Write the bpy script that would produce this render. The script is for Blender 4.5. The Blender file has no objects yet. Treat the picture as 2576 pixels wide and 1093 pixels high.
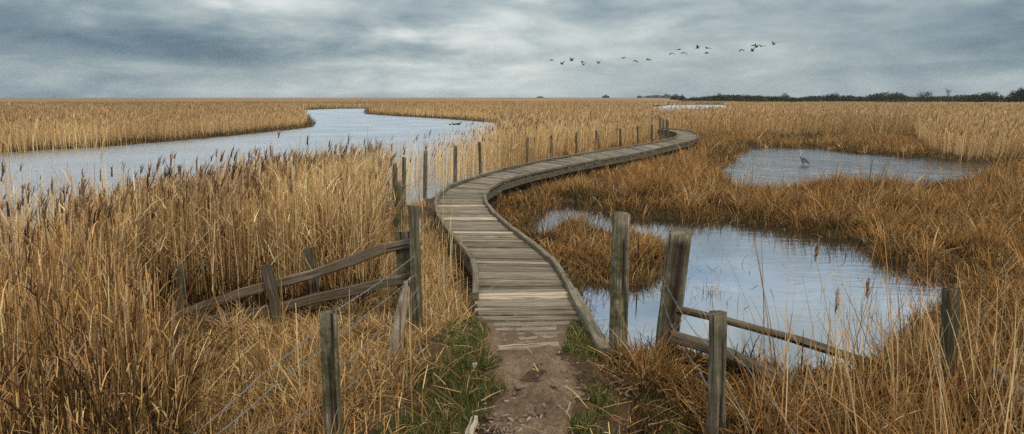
import bpy, math, random
import numpy as np
from mathutils import Vector

random.seed(7)
RNG = np.random.default_rng(11)
scene = bpy.context.scene
COL = scene.collection
R = math.radians

# ------------------------------------------------------------------ camera
CAM_Z = 2.5
FD = 1678.3                      # focal length in pixels of a 2576 px wide picture
CX, CY, HOR = 1288.0, 546.5, 245.0
PITCH = math.atan((CY - HOR) / FD)
SP, CP = math.sin(PITCH), math.cos(PITCH)
cam_d = bpy.data.cameras.new('camera')
cam_d.sensor_width = 36.0
cam_d.lens = 36.0 * FD / 2576.0
cam_d.clip_start = 0.05
cam_d.clip_end = 12000
cam = bpy.data.objects.new('camera', cam_d)
cam.location = (0, 0, CAM_Z)
cam.rotation_euler = (math.pi / 2 - PITCH, 0, 0)
COL.objects.link(cam)
scene.camera = cam


def ray(x, y):
    dx, dy = (x - CX) / FD, (CY - y) / FD
    return Vector((dx, CP + dy * SP, -SP + dy * CP))


def U(x, y, z=0.0):              # photograph point that lies at height z -> place in the world
    d = ray(x, y)
    t = (z - CAM_Z) / d.z
    return Vector((d.x * t, d.y * t, z))


def AT(x, y, Y):                 # photograph point at distance Y
    d = ray(x, y)
    t = Y / d.y
    return Vector((d.x * t, Y, CAM_Z + d.z * t))


# ------------------------------------------------------------------ noise
def vnoise(x, y, seed=0):
    xi, yi = np.floor(x).astype(np.int64), np.floor(y).astype(np.int64)
    xf, yf = x - xi, y - yi
    xf = xf * xf * (3 - 2 * xf); yf = yf * yf * (3 - 2 * yf)

    def h(a, b):
        n = (a * 374761393 + b * 668265263 + seed * 1442695041) & 0xffffffff
        n = ((n ^ (n >> 13)) * 1274126177) & 0xffffffff
        return ((n ^ (n >> 16)) & 0xffff) / 65535.0
    a, b, c, d = h(xi, yi), h(xi + 1, yi), h(xi, yi + 1), h(xi + 1, yi + 1)
    return (a * (1 - xf) + b * xf) * (1 - yf) + (c * (1 - xf) + d * xf) * yf


def fbm(x, y, seed=0, o=3):
    s, a, t = 0, 1.0, 0
    for k in range(o):
        s = s + a * vnoise(x * 2 ** k, y * 2 ** k, seed + k * 17); t += a; a *= .5
    return s / t


def sstep(a, b, x):
    t = np.clip((x - a) / (b - a), 0, 1)
    return t * t * (3 - 2 * t)


# ------------------------------------------------------------------ polygons in the world
def poly(pts, z):
    return np.array([[*U(x, y, zz)][:2] for (x, y, zz) in [(p + (z,))[:3] if len(p) == 2 else p for p in pts]])


def poly_sd(P, poly):
    """signed distance, negative inside"""
    x, y = P[:, 0], P[:, 1]
    d2 = np.full(len(P), 1e18); ins = np.zeros(len(P), bool)
    n = len(poly)
    for i in range(n):
        a, b = poly[i], poly[(i + 1) % n]
        ex, ey = b - a
        L2 = ex * ex + ey * ey + 1e-12
        t = np.clip(((x - a[0]) * ex + (y - a[1]) * ey) / L2, 0, 1)
        d2 = np.minimum(d2, (x - a[0] - t * ex) ** 2 + (y - a[1] - t * ey) ** 2)
        c = (a[1] > y) != (b[1] > y)
        xi = a[0] + (y - a[1]) * ex / (ey if abs(ey) > 1e-9 else 1e-9)
        ins ^= c & (x < xi)
    d = np.sqrt(d2)
    return np.where(ins, -d, d)


ZW, ZM, ZD = -0.50, -0.36, 0.08          # water, marsh, deck heights
RT = 1.08                                 # height of the reed tops
RIVER = poly([(-420, 760, RT), (-150, 690, RT), (0, 620, RT), (150, 540, RT), (300, 490, RT), (500, 446, RT), (700, 412, RT), (900, 388, RT),
              (1100, 368, RT), (1200, 356, RT), (1255, 336, RT), (1266, 322, RT),
              (1258, 311.5), (1200, 306), (1100, 298.5), (1000, 293), (920, 287.5), (918, 281), (935, 274), (850, 274.5), (765, 277.5), (750, 281),
              (772, 297), (792, 314), (780, 321), (700, 330), (600, 341), (500, 350), (300, 367), (150, 376), (0, 384), (-200, 392), (-500, 402)], ZW)
HERON_POOL = poly([(1800, 432), (1840, 404), (1870, 380), (1900, 373), (1980, 372), (2060, 375), (2130, 384), (2250, 394), (2400, 404), (2500, 410),
                   (2540, 417), (2440, 430, .0), (2350, 440, .02), (2270, 443, .05), (2230, 438, .05), (2180, 431, .05), (2120, 429, .05), (2060, 433, .05), (2010, 443, .05),
                   (1960, 453, .05), (1900, 449, .05), (1850, 440, .05)], ZW)
NEAR_POOL = poly([(1320, 545), (1345, 532), (1380, 517), (1432, 505), (1475, 515), (1520, 533), (1590, 553), (1700, 552), (1800, 556), (1910, 562), (2000, 572),
                  (2060, 580), (2150, 608), (2205, 645), (2270, 668), (2340, 690), (2450, 710), (2440, 738), (2350, 765), (2285, 820, -.2), (2230, 880, -.1), (2170, 900, -.1), (2120, 905, -.1),
                  (2040, 925, -.1), (1960, 925, -.1), (1880, 905, -.1), (1800, 872, -.1), (1720, 850, -.1), (1640, 850, -.1), (1570, 872, -.1), (1515, 858, -.2), (1448, 765), (1436, 722), (1500, 706), (1560, 714), (1640, 720),
                  (1700, 690), (1692, 640), (1655, 598, -.25), (1600, 573, -.2), (1545, 560, -.12), (1490, 548, -.12), (1440, 538, -.12), (1390, 542, -.12), (1340, 556, -.12)], ZW)
FAR_POND = poly([(1640, 271), (1685, 265.3), (1745, 265), (1760, 264.3), (1815, 264.6), (1830, 267), (1825, 273, RT), (1760, 281, RT), (1700, 277, RT), (1655, 273, RT)], ZW)
SMALL_POND = poly([(1925, 357.5), (1965, 350.5), (2050, 349.5), (2062, 353), (2010, 359), (1950, 361)], ZW)
WATERS = [('river', RIVER), ('heron_pool', HERON_POOL), ('near_pool', NEAR_POOL), ('far_pond', FAR_POND), ('small_pond', SMALL_POND)]
REED_EDGE_R = poly([(1700, 316), (1760, 318), (1844, 315), (2000, 320), (2294, 331), (2334, 380), (2420, 398), (2576, 404), (2800, 412), (3400, 430),
                    (9000, 300), (3000, 246.2), (1000, 246.2), (1500, 300)], ZM)

# boardwalk edge stations: left edge, right edge (photograph px)
ST = [((1204, 803), (1464, 803)), ((1200, 745), (1437, 741)), ((1196, 702), (1416, 703)), ((1191, 664), (1396, 667)), ((1160, 624), (1346, 625)), ((1124, 583), (1291, 584)),
      ((1103, 546), (1247, 546)), ((1096, 516), (1223, 517)), ((1103, 495), (1219, 498)), ((1130, 475), (1231, 480)), ((1185, 454), (1262, 461)), ((1260, 431), (1335, 440)),
      ((1350, 410.5), (1425, 421)), ((1450, 392), (1520, 404)), ((1560, 374), (1615, 386.5)), ((1645, 361), (1692, 368)), ((1684, 353.5), (1738, 357)), ((1701, 347), (1757, 347)),
      ((1707, 341), (1753, 338.5)), ((1698, 335), (1734, 331.8)), ((1680, 331), (1700, 327)), ((1655, 329), (1660, 325))]
LE = [U(*l, ZD) for l, r in ST]
RE = [U(*r, ZD) for l, r in ST]
DECK_POLY = np.array([[p.x, p.y] for p in LE] + [[p.x, p.y] for p in reversed(RE)])
PATH_POLY = poly([(1205, 800), (1212, 850), (1240, 885), (1252, 950), (1240, 1020), (1215, 1093), (1170, 1300), (1120, 1700), (1600, 1700), (1500, 1300), (1445, 1093), (1452, 1040),
                  (1475, 985), (1455, 930), (1415, 882), (1440, 840), (1464, 800)], 0.06)

# ------------------------------------------------------------------ ground sheet on a polar grid
NR = 310
RAD = np.geomspace(0.6, 2550, NR)
AZ = np.concatenate([np.linspace(-math.pi, -1.08, 60, endpoint=False), np.linspace(-1.08, 1.08, 500, endpoint=False), np.linspace(1.08, math.pi, 60, endpoint=False)])
NA = len(AZ)
GR, GA = np.meshgrid(RAD, AZ, indexing='ij')
GX, GY = GR * np.sin(GA), GR * np.cos(GA)
GP = np.stack([GX.ravel(), GY.ravel()], 1)
W_SD = {n: poly_sd(GP, p) for n, p in WATERS}
edge_n = (fbm(GP[:, 0] * 1.3, GP[:, 1] * 1.3, 5) - .5) * .95
SD_ALL = np.min(np.stack(list(W_SD.values())), 0) + edge_n * np.clip(np.hypot(GP[:, 0], GP[:, 1]) / 15, .4, 1.1)
SD_DECK = poly_sd(GP, DECK_POLY)
SD_PATH = poly_sd(GP, PATH_POLY)


def ground_height():
    x, y = GP[:, 0], GP[:, 1]
    r = np.hypot(x, y)
    z = ZM + (fbm(x * .35, y * .35, 3) - .5) * .14 * sstep(400, 60, r)
    bank = sstep(8.6, 6.2, r + np.where(x < 0, .3, 0) + (fbm(x * .6, y * .6, 9) - .5) * 1.0)
    z = z * (1 - bank) + bank * (0.0 + (fbm(x * 1.4, y * 1.4, 21) - .5) * .08)
    pth = sstep(.75, .05, SD_PATH)
    z = z * (1 - pth) + pth * .03
    far = sstep(330, 620, r) * sstep(0, 40, SD_ALL) * sstep(R(16), R(10), np.arctan2(x, y))
    z = z + far * (.95 - ZM)
    s = SD_ALL
    shore = sstep(-.1, .45, s)
    under = ZW - np.clip(-s * .25, .03, .5)
    return np.where(s < .45, under * (1 - shore) + z * shore, z)


GZ = ground_height()
GZ2, SD2, SDD2, SDP2 = [a.reshape(NR, NA) for a in (GZ, SD_ALL, SD_DECK, SD_PATH)]
L0, LR = math.log(RAD[0]), math.log(RAD[-1] / RAD[0]) / (NR - 1)
FI = 60; DA = 2.16 / 500


def look(grid, x, y):
    r = np.hypot(x, y); a = np.arctan2(x, y)
    fi = np.clip((np.log(r) - L0) / LR, 0, NR - 1.001)
    fj = np.clip(FI + (a + 1.08) / DA, FI, FI + 499)
    i, j = fi.astype(int), fj.astype(int)
    u, v = fi - i, fj - j
    return (grid[i, j] * (1 - u) + grid[i + 1, j] * u) * (1 - v) + (grid[i, j + 1] * (1 - u) + grid[i + 1, j + 1] * u) * v


def gz(x, y):
    return float(look(GZ2, np.array([x]), np.array([y]))[0])


# ------------------------------------------------------------------ materials
def nt(name):
    m = bpy.data.materials.new(name); m.use_nodes = True
    t = m.node_tree; t.nodes.clear()
    out = t.nodes.new('ShaderNodeOutputMaterial')
    return m, t, out


def N(t, kind, **kw):
    n = t.nodes.new(kind)
    for k, v in kw.items():
        if k in n.inputs.keys() if isinstance(k, str) else False:
            n.inputs[k].default_value = v
        else:
            setattr(n, k, v)
    return n


def ramp(t, stops):
    n = t.nodes.new('ShaderNodeValToRGB')
    e = n.color_ramp.elements
    while len(e) < len(stops): e.new(.5)
    for el, (p, c) in zip(e, stops):
        el.position = p; el.color = (*c, 1)
    return n


def mixc(t, a, b, f, mode='MIX'):
    n = t.nodes.new('ShaderNodeMix'); n.data_type = 'RGBA'; n.blend_type = mode
    for sock, v in ((n.inputs[0], f), (n.inputs[6], a), (n.inputs[7], b)):
        if isinstance(v, bpy.types.NodeSocket): t.links.new(v, sock)
        elif isinstance(v, (int, float)): sock.default_value = v
        else: sock.default_value = (*v, 1)
    return n.outputs[2]


def math_(t, op, a, b=None, clamp=False):
    n = t.nodes.new('ShaderNodeMath'); n.operation = op; n.use_clamp = clamp
    for sock, v in zip(n.inputs, (a, b)):
        if v is None: continue
        if isinstance(v, bpy.types.NodeSocket): t.links.new(v, sock)
        else: sock.default_value = v
    return n.outputs[0]


def blade_mat(name, trans=.3):
    m, t, out = nt(name)
    a = N(t, 'ShaderNodeAttribute', attribute_name='col')
    d = N(t, 'ShaderNodeBsdfDiffuse'); tr = N(t, 'ShaderNodeBsdfTranslucent')
    mx = N(t, 'ShaderNodeMixShader'); mx.inputs[0].default_value = trans
    t.links.new(a.outputs['Color'], d.inputs[0]); t.links.new(a.outputs['Color'], tr.inputs[0])
    t.links.new(d.outputs[0], mx.inputs[1]); t.links.new(tr.outputs[0], mx.inputs[2])
    t.links.new(mx.outputs[0], out.inputs[0])
    return m


def wood_mat(name, dark, mid, light, moss=.5, along=3.0, across=42.0, bump=.5):
    m, t, out = nt(name)
    uv = N(t, 'ShaderNodeUVMap', uv_map='UVMap')
    mp = N(t, 'ShaderNodeMapping'); mp.inputs['Scale'].default_value = (along, across, 1)
    t.links.new(uv.outputs[0], mp.inputs[0])
    n1 = N(t, 'ShaderNodeTexNoise'); n1.inputs['Scale'].default_value = 1.0; n1.inputs['Detail'].default_value = 6; n1.inputs['Roughness'].default_value = .65
    t.links.new(mp.outputs[0], n1.inputs['Vector'])
    tc = N(t, 'ShaderNodeTexCoord')
    n2 = N(t, 'ShaderNodeTexNoise'); n2.inputs['Scale'].default_value = 5.5; n2.inputs['Detail'].default_value = 5; n2.inputs['Roughness'].default_value = .7
    t.links.new(tc.outputs['Object'], n2.inputs['Vector'])
    r1 = ramp(t, [(.3, dark), (.5, mid), (.72, light)])
    t.links.new(n1.outputs[0], r1.inputs[0])
    # dark checks running with the grain
    mp2 = N(t, 'ShaderNodeMapping'); mp2.inputs['Scale'].default_value = (along * .5, across * .55, 1); mp2.inputs['Location'].default_value = (3.3, 7.1, 0)
    t.links.new(uv.outputs[0], mp2.inputs[0])
    n3 = N(t, 'ShaderNodeTexNoise'); n3.inputs['Scale'].default_value = 1.0; n3.inputs['Detail'].default_value = 2
    t.links.new(mp2.outputs[0], n3.inputs['Vector'])
    crack = ramp(t, [(.30, (1, 1, 1)), (.38, (0, 0, 0))]); t.links.new(n3.outputs[0], crack.inputs[0])
    a = N(t, 'ShaderNodeAttribute', attribute_name='col')          # r = tone, g = moss, b = rot
    sep = N(t, 'ShaderNodeSeparateColor'); t.links.new(a.outputs['Color'], sep.inputs[0])
    tone = mixc(t, r1.outputs[0], (.0, .0, .0), 0.0)
    mul = N(t, 'ShaderNodeVectorMath', operation='SCALE'); t.links.new(tone, mul.inputs[0]); t.links.new(sep.outputs[0], mul.inputs['Scale'])
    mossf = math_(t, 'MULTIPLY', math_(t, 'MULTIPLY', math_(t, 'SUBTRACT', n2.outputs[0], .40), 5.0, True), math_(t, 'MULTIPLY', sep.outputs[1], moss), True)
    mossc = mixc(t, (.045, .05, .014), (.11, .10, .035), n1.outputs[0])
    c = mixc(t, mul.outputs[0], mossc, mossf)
    c = mixc(t, c, (.018, .012, .008), math_(t, 'MULTIPLY', crack.outputs[0], .9))
    c = mixc(t, c, (.02, .010, .007), sep.outputs[2])
    p = N(t, 'ShaderNodeBsdfPrincipled'); p.inputs['Roughness'].default_value = .85; p.inputs['Specular IOR Level'].default_value = .25
    t.links.new(c, p.inputs['Base Color'])
    b = N(t, 'ShaderNodeBump'); b.inputs['Strength'].default_value = bump; b.inputs['Distance'].default_value = .02
    hsum = math_(t, 'SUBTRACT', n1.outputs[0], math_(t, 'MULTIPLY', crack.outputs[0], .8))
    t.links.new(hsum, b.inputs['Height']); t.links.new(b.outputs[0], p.inputs['Normal'])
    t.links.new(p.outputs[0], out.inputs[0])
    return m


def plain_mat(name, col, rough=.8, attr=False, metal=0.0):
    m, t, out = nt(name)
    p = N(t, 'ShaderNodeBsdfPrincipled'); p.inputs['Roughness'].default_value = rough; p.inputs['Metallic'].default_value = metal
    p.inputs['Specular IOR Level'].default_value = .3
    tc = N(t, 'ShaderNodeTexCoord'); n = N(t, 'ShaderNodeTexNoise'); n.inputs['Scale'].default_value = 9; n.inputs['Detail'].default_value = 4
    t.links.new(tc.outputs['Object'], n.inputs['Vector'])
    if attr:
        a = N(t, 'ShaderNodeAttribute', attribute_name='col'); base = a.outputs['Color']
    else:
        base = col
    lo = mixc(t, base, (.55, .55, .55), 1.0, 'MULTIPLY'); hi = mixc(t, base, (1.3, 1.3, 1.3), 1.0, 'MULTIPLY')
    t.links.new(mixc(t, lo, hi, n.outputs[0]), p.inputs['Base Color'])
    t.links.new(p.outputs[0], out.inputs[0])
    return m


def soil_mat(name, stops, attr=True, scale=6.0):
    m, t, out = nt(name)
    g = N(t, 'ShaderNodeNewGeometry')
    n1 = N(t, 'ShaderNodeTexNoise'); n1.inputs['Scale'].default_value = scale; n1.inputs['Detail'].default_value = 8; n1.inputs['Roughness'].default_value = .68
    n2 = N(t, 'ShaderNodeTexNoise'); n2.inputs['Scale'].default_value = 55; n2.inputs['Detail'].default_value = 4
    n3 = N(t, 'ShaderNodeTexNoise'); n3.inputs['Scale'].default_value = 1.1; n3.inputs['Detail'].default_value = 3
    for n in (n1, n2, n3): t.links.new(g.outputs['Position'], n.inputs['Vector'])
    r1 = ramp(t, stops)
    s = math_(t, 'ADD', math_(t, 'MULTIPLY', n1.outputs[0], .62), math_(t, 'MULTIPLY', n3.outputs[0], .38))
    t.links.new(s, r1.inputs[0])
    c = r1.outputs[0]
    speck = ramp(t, [(.36, (.5, .45, .42)), (.55, (1, 1, 1)), (.70, (1.25, 1.2, 1.15))]); t.links.new(n2.outputs[0], speck.inputs[0])
    c = mixc(t, c, speck.outputs[0], .8, 'MULTIPLY')
    if attr:
        a = N(t, 'ShaderNodeAttribute', attribute_name='col')
        c = mixc(t, c, a.outputs['Color'], a.outputs['Alpha'])
    p = N(t, 'ShaderNodeBsdfPrincipled'); p.inputs['Roughness'].default_value = .92; p.inputs['Specular IOR Level'].default_value = .2
    t.links.new(c, p.inputs['Base Color'])
    b = N(t, 'ShaderNodeBump'); b.inputs['Strength'].default_value = .9; b.inputs['Distance'].default_value = .03
    t.links.new(math_(t, 'ADD', n1.outputs[0], math_(t, 'MULTIPLY', n2.outputs[0], .35)), b.inputs['Height']); t.links.new(b.outputs[0], p.inputs['Normal'])
    t.links.new(p.outputs[0], out.inputs[0])
    return m


def water_mat(name, sx, sy, strength, ior=2.1, body=(.022, .022, .02), calm=0.0, rough=.02):
    m, t, out = nt(name)
    g = N(t, 'ShaderNodeNewGeometry')
    mp = N(t, 'ShaderNodeMapping'); mp.inputs['Scale'].default_value = (sx, sy, 1); mp.inputs['Rotation'].default_value = (0, 0, R(12))
    t.links.new(g.outputs['Position'], mp.inputs[0])
    n1 = N(t, 'ShaderNodeTexNoise'); n1.inputs['Scale'].default_value = 1.0; n1.inputs['Detail'].default_value = 3; n1.inputs['Roughness'].default_value = .55
    n1.inputs['Distortion'].default_value = .6
    t.links.new(mp.outputs[0], n1.inputs['Vector'])
    n2 = N(t, 'ShaderNodeTexNoise'); n2.inputs['Scale'].default_value = .22; n2.inputs['Detail'].default_value = 2
    t.links.new(g.outputs['Position'], n2.inputs['Vector'])
    patch = ramp(t, [(.42, (calm, calm, calm)), (.62, (1, 1, 1))]); t.links.new(n2.outputs[0], patch.inputs[0])
    h = math_(t, 'MULTIPLY', n1.outputs[0], patch.outputs[0])
    b = N(t, 'ShaderNodeBump'); b.inputs['Strength'].default_value = 1.0; b.inputs['Distance'].default_value = strength
    t.links.new(h, b.inputs['Height'])
    fr = N(t, 'ShaderNodeFresnel'); fr.inputs[0].default_value = ior; t.links.new(b.outputs[0], fr.inputs['Normal'])
    df = N(t, 'ShaderNodeBsdfDiffuse'); df.inputs[0].default_value = (*body, 1)
    gl = N(t, 'ShaderNodeBsdfGlossy'); gl.inputs['Roughness'].default_value = rough; gl.inputs[0].default_value = (.97, .98, 1, 1)
    t.links.new(b.outputs[0], gl.inputs['Normal'])
    mx = N(t, 'ShaderNodeMixShader')
    t.links.new(fr.outputs[0], mx.inputs[0]); t.links.new(df.outputs[0], mx.inputs[1]); t.links.new(gl.outputs[0], mx.inputs[2])
    t.links.new(mx.outputs[0], out.inputs[0])
    return m


M = {}
M['blade'] = blade_mat('dry_blade', .10)
M['plume'] = blade_mat('reed_plume', .15)
M['green'] = blade_mat('green_blade', .35)
M['leaf'] = blade_mat('hedge_leaf', .1)
M['deck'] = wood_mat('weathered_deck_wood', (.062, .048, .034), (.158, .125, .09), (.31, .26, .195), moss=.5, along=2.2, across=34, bump=.5)
M['kerb'] = wood_mat('weathered_kerb_wood', (.068, .052, .037), (.145, .116, .085), (.27, .225, .17), moss=.7, along=2.5, across=34, bump=.6)
M['post'] = wood_mat('weathered_post_wood', (.038, .028, .02), (.12, .096, .07), (.33, .285, .225), moss=1.25, along=1.8, across=30, bump=1.3)
M['rail'] = wood_mat('weathered_rail_wood', (.05, .037, .026), (.115, .085, .06), (.25, .20, .155), moss=.45, along=2.2, across=42, bump=.8)
M['stake'] = wood_mat('bleached_stake_wood', (.16, .125, .09), (.34, .28, .21), (.55, .48, .39), moss=.35, along=3, across=38, bump=.8)
M['ground'] = soil_mat('marsh_soil', [(.3, (.024, .015, .008)), (.5, (.055, .034, .016)), (.68, (.115, .072, .032))])
M['path'] = soil_mat('trodden_dirt', [(.30, (.056, .035, .021)), (.47, (.122, .081, .051)), (.62, (.195, .136, .09)), (.74, (.29, .22, .15))], attr=False, scale=7)
M['wire'] = plain_mat('galvanised_wire', (.24, .235, .235), .6, metal=.3)
M['river'] = water_mat('river_water', 1.2, 4.0, .13, ior=4.2, body=(.04, .041, .042), calm=.4, rough=.25)
M['pool'] = water_mat('pool_water', 1.5, 4.5, .0055, ior=3.0, body=(.02, .018, .014), calm=.12, rough=.05)
M['shallow'] = water_mat('shallow_water', 1.6, 4.5, .055, ior=4.8, body=(.025, .024, .02), calm=.5, rough=.11)
M['bird'] = plain_mat('dark_feather', (.035, .03, .028), .8)
M['attr'] = plain_mat('mottled', (0, 0, 0), .85, attr=True)
M['bark'] = plain_mat('dark_bark', (.05, .04, .033), .9)


# ------------------------------------------------------------------ object helpers
def tag(o, label=None, cat=None, group=None, kind=None):
    for k, v in (('label', label), ('category', cat), ('group', group), ('kind', kind)):
        if v: o[k] = v
    return o


def link(name, me, parent=None):
    o = bpy.data.objects.new(name, me); COL.objects.link(o)
    if parent is not None: o.parent = parent
    return o


def empty(name, loc=(0, 0, 0)):
    o = bpy.data.objects.new(name, None); o.location = loc; o.empty_display_size = .2
    COL.objects.link(o)
    return o


def big_mesh(name, verts, quads, col=None, mat=None, smooth=False, mats=None, mat_idx=None):
    me = bpy.data.meshes.new(name)
    verts = np.ascontiguousarray(verts, np.float32); quads = np.ascontiguousarray(quads, np.int32)
    nq = len(quads)
    me.vertices.add(len(verts)); me.vertices.foreach_set('co', verts.ravel())
    me.loops.add(nq * 4); me.loops.foreach_set('vertex_index', quads.ravel())
    me.polygons.add(nq); me.polygons.foreach_set('loop_start', np.arange(0, nq * 4, 4, dtype=np.int32))
    if smooth: me.polygons.foreach_set('use_smooth', np.ones(nq, bool))
    for mm in (mats or [mat]):
        if mm: me.materials.append(mm)
    if mat_idx is not None: me.polygons.foreach_set('material_index', np.ascontiguousarray(mat_idx, np.int32))
    if col is not None:
        c = np.ones((len(verts), 4), np.float32); c[:, :col.shape[1]] = col
        at = me.color_attributes.new('col', 'FLOAT_COLOR', 'POINT'); at.data.foreach_set('color', c.ravel())
    me.update(calc_edges=True)
    return me


class MB:
    """collects shapes and links them as one mesh object"""
    def __init__(s): s.v, s.f, s.uv, s.c = [], [], [], []

    def add(s, verts, faces, uvs, col=(1, 0, 0)):
        o = len(s.v); s.v += [tuple(v) for v in verts]
        s.c += (col if isinstance(col, list) else [col] * len(verts))
        for f, u in zip(faces, uvs):
            s.f.append(tuple(o + i for i in f)); s.uv += u
        return o

    def build(s, name, mat, parent=None, origin=None, smooth=False):
        me = bpy.data.meshes.new(name)
        o = Vector(origin) if origin is not None else Vector((0, 0, 0))
        me.from_pydata([Vector(v) - o for v in s.v], [], s.f)
        uvl = me.uv_layers.new(name='UVMap')
        uvl.data.foreach_set('uv', np.array(s.uv, np.float32).ravel())
        at = me.color_attributes.new('col', 'FLOAT_COLOR', 'POINT')
        c = np.ones((len(s.v), 4), np.float32); c[:, :3] = np.array(s.c, np.float32)[:, :3]
        at.data.foreach_set('color', c.ravel())
        if smooth: me.polygons.foreach_set('use_smooth', np.ones(len(me.polygons), bool))
        me.materials.append(mat); me.update()
        ob = link(name, me, parent)
        if parent is None: ob.location = o
        return ob

    def sweep(s, path, prof, scale=None, rough=0.0, seed=0, col=(1, 0, 0), ref=(0, 0, 1), jag0=0.0, jag1=0.0, colf=None, rfreq=5.0, cap_in=0.0, slant=None):
        """prof: list of (side, up); path: list of points; scale: per point"""
        rnd = random.Random(seed)
        P = [Vector(p) for p in path]; n, k = len(P), len(prof)
        if scale is None: scale = [1.0] * n
        ref = Vector(ref)
        rings, cols, lens = [], [], [0.0]
        for i in range(1, n): lens.append(lens[-1] + (P[i] - P[i - 1]).length)
        off = rnd.random() * 40
        for i in range(n):
            T = (P[min(i + 1, n - 1)] - P[max(i - 1, 0)]).normalized()
            S = T.cross(ref).normalized(); Up = S.cross(T).normalized()
            ring = []
            for j, (a, b) in enumerate(prof):
                q = 1.0
                if rough:
                    ang = j / k * 2 * math.pi
                    nx, ny = off + lens[i] * rfreq, math.cos(ang) * 1.7 + 5
                    nz = math.sin(ang) * 1.7
                    q += rough * 2 * (float(vnoise(np.array([nx]), np.array([ny + 3 * nz]), seed)[0]) - .5)
                    q += rough * 1.4 * (float(vnoise(np.array([nx * .3]), np.array([ny * 3.1 + 7 * nz]), seed + 3)[0]) - .5)
                v = P[i] + S * (a * scale[i] * q) + Up * (b * scale[i] * q)
                if i == n - 1:
                    if jag1: v += T * (rnd.uniform(-jag1, jag1))
                    if slant: v += T * (a * slant[0] + b * slant[1])
                if i == 0 and jag0: v -= T * rnd.uniform(-jag0, jag0)
                ring.append(v)
            rings.append(ring)
        verts = [v for r_ in rings for v in r_]
        faces, uvs = [], []
        per = [0.0]
        for j in range(k): per.append(per[-1] + (Vector((*prof[(j + 1) % k], 0)) - Vector((*prof[j], 0))).length)
        vo = rnd.random() * 30
        for i in range(n - 1):
            for j in range(k):
                j2 = (j + 1) % k
                faces.append((i * k + j, i * k + j2, (i + 1) * k + j2, (i + 1) * k + j))
                a, b = per[j] + vo, per[j + 1] + vo
                uvs.append([(lens[i] + vo, a), (lens[i] + vo, b), (lens[i + 1] + vo, b), (lens[i + 1] + vo, a)])
        c = [(colf(lens[i] / lens[-1], j / k) if colf else col) for i in range(n) for j in range(k)]
        # end caps: a fan round a centre that sits a little proud or sunken
        for end, i in ((0, 0), (1, n - 1)):
            cen = sum((rings[i][j] for j in range(k)), Vector()) / k
            Tn = (P[1] - P[0]).normalized() * -1 if end == 0 else (P[-1] - P[-2]).normalized()
            cen = cen + Tn * cap_in
            verts.append(cen); ci = len(verts) - 1
            c.append(c[i * k])
            for j in range(k):
                j2 = (j + 1) % k
                faces.append((ci, i * k + j2, i * k + j) if end == 0 else (ci, i * k + j, i * k + j2))
                uvs.append([(vo, vo), (vo + .02 * math.cos(j), vo + .05 * j), (vo + .02 * math.cos(j + 1), vo + .05 * (j + 1))])
        s.add(verts, faces, uvs, c)


def box_prof(w, h, b=.008):
    w, h = w / 2, h / 2
    return [(-w + b, -h), (w - b, -h), (w, -h + b), (w, h - b), (w - b, h), (-w + b, h), (-w, h - b), (-w, -h + b)][::-1]


def round_prof(r, k=14):
    return [(r * math.cos(-2 * math.pi * j / k), r * math.sin(-2 * math.pi * j / k)) for j in range(k)]


def lerp_path(a, b, n, wob=0.0, seed=0):
    rnd = random.Random(seed); a, b = Vector(a), Vector(b); out = []
    for i in range(n):
        t = i / (n - 1)
        p = a.lerp(b, t)
        if wob and 0 < i < n - 1: p += Vector((rnd.uniform(-wob, wob), rnd.uniform(-wob, wob), rnd.uniform(-wob, wob)))
        out.append(p)
    return out


# ------------------------------------------------------------------ ground, water, path
gi = np.arange(NR * NA).reshape(NR, NA)
gq = np.stack([gi[:-1, :], gi[1:, :], np.roll(gi, -1, 1)[1:, :], np.roll(gi, -1, 1)[:-1, :]], -1).reshape(-1, 4)
gv = np.stack([GX.ravel(), GY.ravel(), GZ], 1)
gr = np.hypot(GX, GY).ravel()
farw = sstep(250, 450, gr)
gcol = np.zeros((len(gv), 4), np.float32)
nz = fbm(GX.ravel() * .012, GY.ravel() * .004, 31)
gcol[:, :3] = np.array([.23, .135, .06])[None] * (.7 + .55 * nz[:, None])
green = sstep(.45, .62, fbm(GX.ravel() * .004 + 9, GY.ravel() * .004, 77)) * sstep(-.1, -.5, np.arctan2(GX, GY).ravel()) * .6
gcol[:, :3] = gcol[:, :3] * (1 - green[:, None]) + np.array([.12, .12, .035])[None] * green[:, None]
gcol[:, 3] = farw
# close the hole under the camera
gv = np.vstack([gv, [[0, 0, 0.0]]]); gcol = np.vstack([gcol, gcol[:1]])
me = big_mesh('ground', gv, gq[:, ::-1], gcol, M['ground'], smooth=True)
tag(link('ground', me), 'dark marsh soil under the reeds and grasses', 'ground', kind='structure')

for n, _ in WATERS:
    sd = W_SD[n].reshape(NR, NA)
    rr = np.clip(GR * .06, .7, 9) if n != 'small_pond' else np.full_like(GR, .5)
    inside = sd < rr
    keep = inside[:-1, :] | inside[1:, :] | np.roll(inside, -1, 1)[1:, :] | np.roll(inside, -1, 1)[:-1, :]
    q = gq.reshape(NR - 1, NA, 4)[keep]
    ids, inv = np.unique(q, return_inverse=True)
    v = gv[ids].copy(); v[:, 2] = ZW + (.005 if n == 'small_pond' else 0)
    me = big_mesh(n, v, inv.reshape(-1, 4)[:, ::-1], None, M['river'] if n in ('river', 'far_pond') else M['pool'] if n == 'near_pool' else M['shallow'])
    lab = {'river': 'broad pale river winding away between the reed beds', 'heron_pool': 'still pool the heron wades in', 'near_pool': 'dark reflecting pool beside the gate posts',
           'far_pond': 'thin bright pond far off in the reeds', 'small_pond': 'tiny puddle in the grass behind the heron pool'}[n]
    tag(link(n, me), lab, 'water', kind='structure')

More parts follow.
